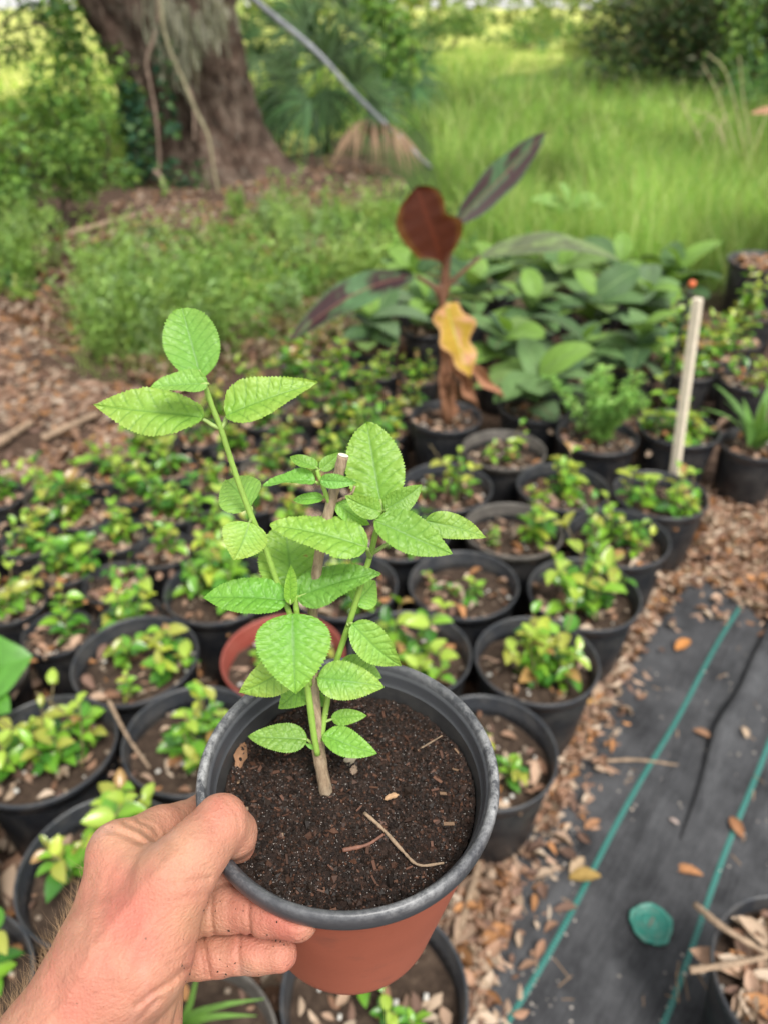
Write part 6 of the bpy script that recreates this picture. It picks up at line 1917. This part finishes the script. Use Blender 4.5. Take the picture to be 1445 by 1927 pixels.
# two relaxation passes, then into the world
for it in range(2):
    nbr = np.zeros_like(Vh); cnt = np.zeros(len(Vh))
    for a, b in ((0, 1), (1, 2), (2, 3), (3, 0)):
        np.add.at(nbr, Fh[:, a], Vh[Fh[:, b]]); np.add.at(cnt, Fh[:, a], 1)
        np.add.at(nbr, Fh[:, b], Vh[Fh[:, a]]); np.add.at(cnt, Fh[:, b], 1)
    Vh = Vh * 0.5 + 0.5 * nbr / np.maximum(cnt, 1)[:, None]
Fh = Fh[:, ::-1] if False else Fh
hp = np.stack([CX + FPX * Vh[:, 0] / Vh[:, 2], CY - FPX * Vh[:, 1] / Vh[:, 2]], 1)
# flushed and pale zones of the skin itself
base = np.array([0.40, 0.205, 0.138]); pinkc = np.array([0.41, 0.148, 0.11]); pale = np.array([0.43, 0.245, 0.15])
def blob(x, y, r): return np.exp(-(((hp[:, 0] - x) ** 2 + (hp[:, 1] - y) ** 2) / r ** 2))
pk = np.clip(0.8 * blob(270, 1740, 90) + 0.6 * blob(200, 1680, 70) + 0.7 * blob(150, 1860, 80) + 0.7 * blob(540, 1735, 45) + 0.6 * blob(470, 1720, 60) + 0.6 * blob(535, 1795, 40) + 0.5 * blob(430, 1520, 40) + 0.4 * blob(410, 1800, 60) + 0.35 * vnoise(Vh, 60, 3) + 0.2 * vnoise(Vh, 150, 4), 0, 1)[:, None]
pl = np.clip(0.7 * blob(365, 1740, 45) + 0.8 * blob(345, 1880, 45) + 0.3 * blob(330, 1590, 40) + 0.5 * blob(240, 1560, 50), 0, 1)[:, None]
Ch = base * (1 - pk) + pinkc * pk; Ch = Ch * (1 - pl) + pale * pl
Wh = c2w(Vh)
WO = P(190, 1850, .355)


def mat_skin():
    n = NT('skin'); a = n.attr('tint'); c = n.coord()
    f = n.noise(900, 4, 0.7, c); m = n.noise(120, 5, 0.65, c); sp_ = n.noise(420, 2, 0.5, c); veins = n.noise(30, 3, 0.5, c)
    v = n.new('ShaderNodeTexVoronoi'); v.inputs['Scale'].default_value = 700; n.l.new(c, v.inputs['Vector'])
    mp = n.new('ShaderNodeMapping'); mp.inputs['Scale'].default_value = (1, 1, 3.2); mp.inputs['Rotation'].default_value = (0.5, 0.4, 0.3); n.l.new(c, mp.inputs[0])
    ln = n.noise(260, 4, 0.6, mp.outputs[0])
    col = n.mix(0.55, a, n.mix(m.outputs[0], (0.62, 0.48, 0.46), (1.38, 1.4, 1.35)), 'MULTIPLY')
    crs = n.noise(520, 5, 0.75, mp.outputs[0]); col = n.mix(0.3, col, n.mix(crs.outputs[0], (0.6, 0.5, 0.48), (1.4, 1.42, 1.4)), 'MULTIPLY')
    col = n.mix(n.ramp(veins.outputs[0], [(0.60, (0, 0, 0)), (0.72, (0.22, 0.22, 0.22))]), col, (0.42, 0.30, 0.28))
    col = n.mix(n.ramp(sp_.outputs[0], [(0.735, (0, 0, 0)), (0.765, (0.75, 0.75, 0.75))]), col, (0.10, 0.055, 0.035))
    h = n.math('ADD', n.math('MULTIPLY', v.outputs['Distance'], 0.6), n.math('ADD', n.math('MULTIPLY', f.outputs[0], 0.5), n.math('MULTIPLY', ln.outputs[0], 1.2)))
    n.set(Base_Color=col, Roughness=0.55, Specular_IOR_Level=0.3, Normal=n.bump(h, 0.75, 0.0006))
    n.b.inputs['Subsurface Weight'].default_value = 0.25
    n.b.inputs['Subsurface Radius'].default_value = (1.0, 0.35, 0.2)
    n.b.inputs['Subsurface Scale'].default_value = 0.004
    return n.m


person = ob('person', mesh_np('person', Wh - WO, Fh, mat_skin(), Ch)); person.location = WO
tag(person, 'bare hand and forearm reaching in from the lower left, thumb over the pot rim', 'person')

# thumbnail on the far side of the thumb tip
n0_ = P(466, 1582, .3895)
u_ = nrm(P(482, 1612, .402) - P(452, 1548, .383)); nv = nrm(0.75 * RIGHT + 0.35 * UP - 0.35 * FWD); nv = nrm(nv - (nv @ u_) * u_); w_ = np.cross(nv, u_)
Vn = []; nt, ns = 10, 9
for i in range(nt + 1):
    t = i / nt
    for j in range(ns):
        s = j / (ns - 1) * 2 - 1
        hw = 0.0062 * (1 - 0.25 * (2 * t - 1) ** 4)
        Vn.append(n0_ + u_ * (t - 0.5) * 0.012 + w_ * s * hw + nv * (0.0024 - 0.0035 * s * s - 0.0012 * t * t))
a = (np.arange(nt)[:, None] * ns + np.arange(ns - 1)[None]).ravel()
nn_ = NT('nail'); nn_.set(Base_Color=(0.45, 0.27, 0.21, 1), Roughness=0.3)
on = ob('thumbnail', mesh_np('thumbnail', np.array(Vn) - WO, np.stack([a, a + 1, a + ns + 1, a + ns], 1), nn_.m), person)

# fine hair along the outer edge of the forearm
rs = np.random.default_rng(77)
Nh = np.zeros_like(Vh)
e1 = Vh[Fh[:, 1]] - Vh[Fh[:, 0]]; e2 = Vh[Fh[:, 3]] - Vh[Fh[:, 0]]; fn = np.cross(e1, e2)
for k in range(4): np.add.at(Nh, Fh[:, k], fn)
Nh = nrm(Nh)
cen = Vh.mean(0)
if (Nh * (Vh - cen)).sum() < 0: Nh = -Nh
edge_px = np.interp(hp[:, 1], [1590, 1700, 1780, 1850, 1900, 1960, 2100], [175, 140, 98, 55, 5, -45, -160])
dl = hp[:, 0] - edge_px
wgt = np.exp(-np.clip(dl, 0, None) / 26.0) * (hp[:, 1] > 1625) * (dl > -25) + 0.018 * (hp[:, 1] > 1650) * (hp[:, 0] < 300) * (Nh[:, 2] < 0)
wgt = wgt * np.interp(hp[:, 1], [1620, 1700, 1800], [0.25, 1, 1.2])
pick = rs.choice(len(Vh), 850, p=wgt / wgt.sum())
Vq = []; Fq_ = []; o = 0
for p in pick:
    b = Vh[p]; nn = Nh[p]; L = rs.uniform(0.004, 0.011)
    along = nrm(PC(240, 1640, .37) - PC(60, 1960, .345))       # towards the fingers
    d = nrm(nn * rs.uniform(0.45, 1.0) + along * rs.uniform(0.1, 0.9) + rs.normal(0, 0.25, 3)); bend = nrm(rs.normal(0, 1, 3) + along)
    m = 6; side = nrm(np.cross(d, [0, 0, 1.0])) ; sid2 = np.cross(d, side)
    for i in range(m):
        t = i / (m - 1); c = b - nn * 0.0003 + d * L * t + bend * L * 0.35 * t * t
        r = 0.000055 * (1.05 - t * 0.8)
        for q in range(3):
            Vq.append(c + r * (math.cos(q * 2.094) * side + math.sin(q * 2.094) * sid2))
    for i in range(m - 1):
        for q in range(3):
            Fq_.append((o + i * 3 + q, o + i * 3 + (q + 1) % 3, o + (i + 1) * 3 + (q + 1) % 3, o + (i + 1) * 3 + q))
    o += m * 3
nn_ = NT('arm_hair'); nn_.set(Base_Color=(0.30, 0.19, 0.10, 1), Roughness=0.45)
oh = ob('arm_hair', mesh_np('arm_hair', c2w(np.array(Vq)) - WO, np.array(Fq_), nn_.m), person); oh['kind'] = 'stuff'

# crumbs of soil stuck to the fingers
sel = np.nonzero((((hp[:, 0] > 330) & (hp[:, 1] > 1680) & (hp[:, 1] < 1840)) | ((hp[:, 0] > 330) & (hp[:, 0] < 392) & (hp[:, 1] > 1690))) & (Nh[:, 2] < 0))[0]
pk_ = rs.choice(sel, 90)
sz = rs.gamma(2.0, 0.00022, 90) + 0.0002
Mx = frames(rs.normal(0, 1, (90, 3)), rs.normal(0, 1, (90, 3)), sz * 1.6, sz, sz * 0.7)
Vc, Fc, Cc = instances(octv, octf, Mx, c2w(Vh[pk_]), np.tile([0.03, 0.018, 0.012], (90, 1)))
ocr = ob('soil_specks', mesh_np('soil_specks', Vc - WO, Fc, M_CRUMB, Cc, smooth=False), person); ocr['kind'] = 'stuff'
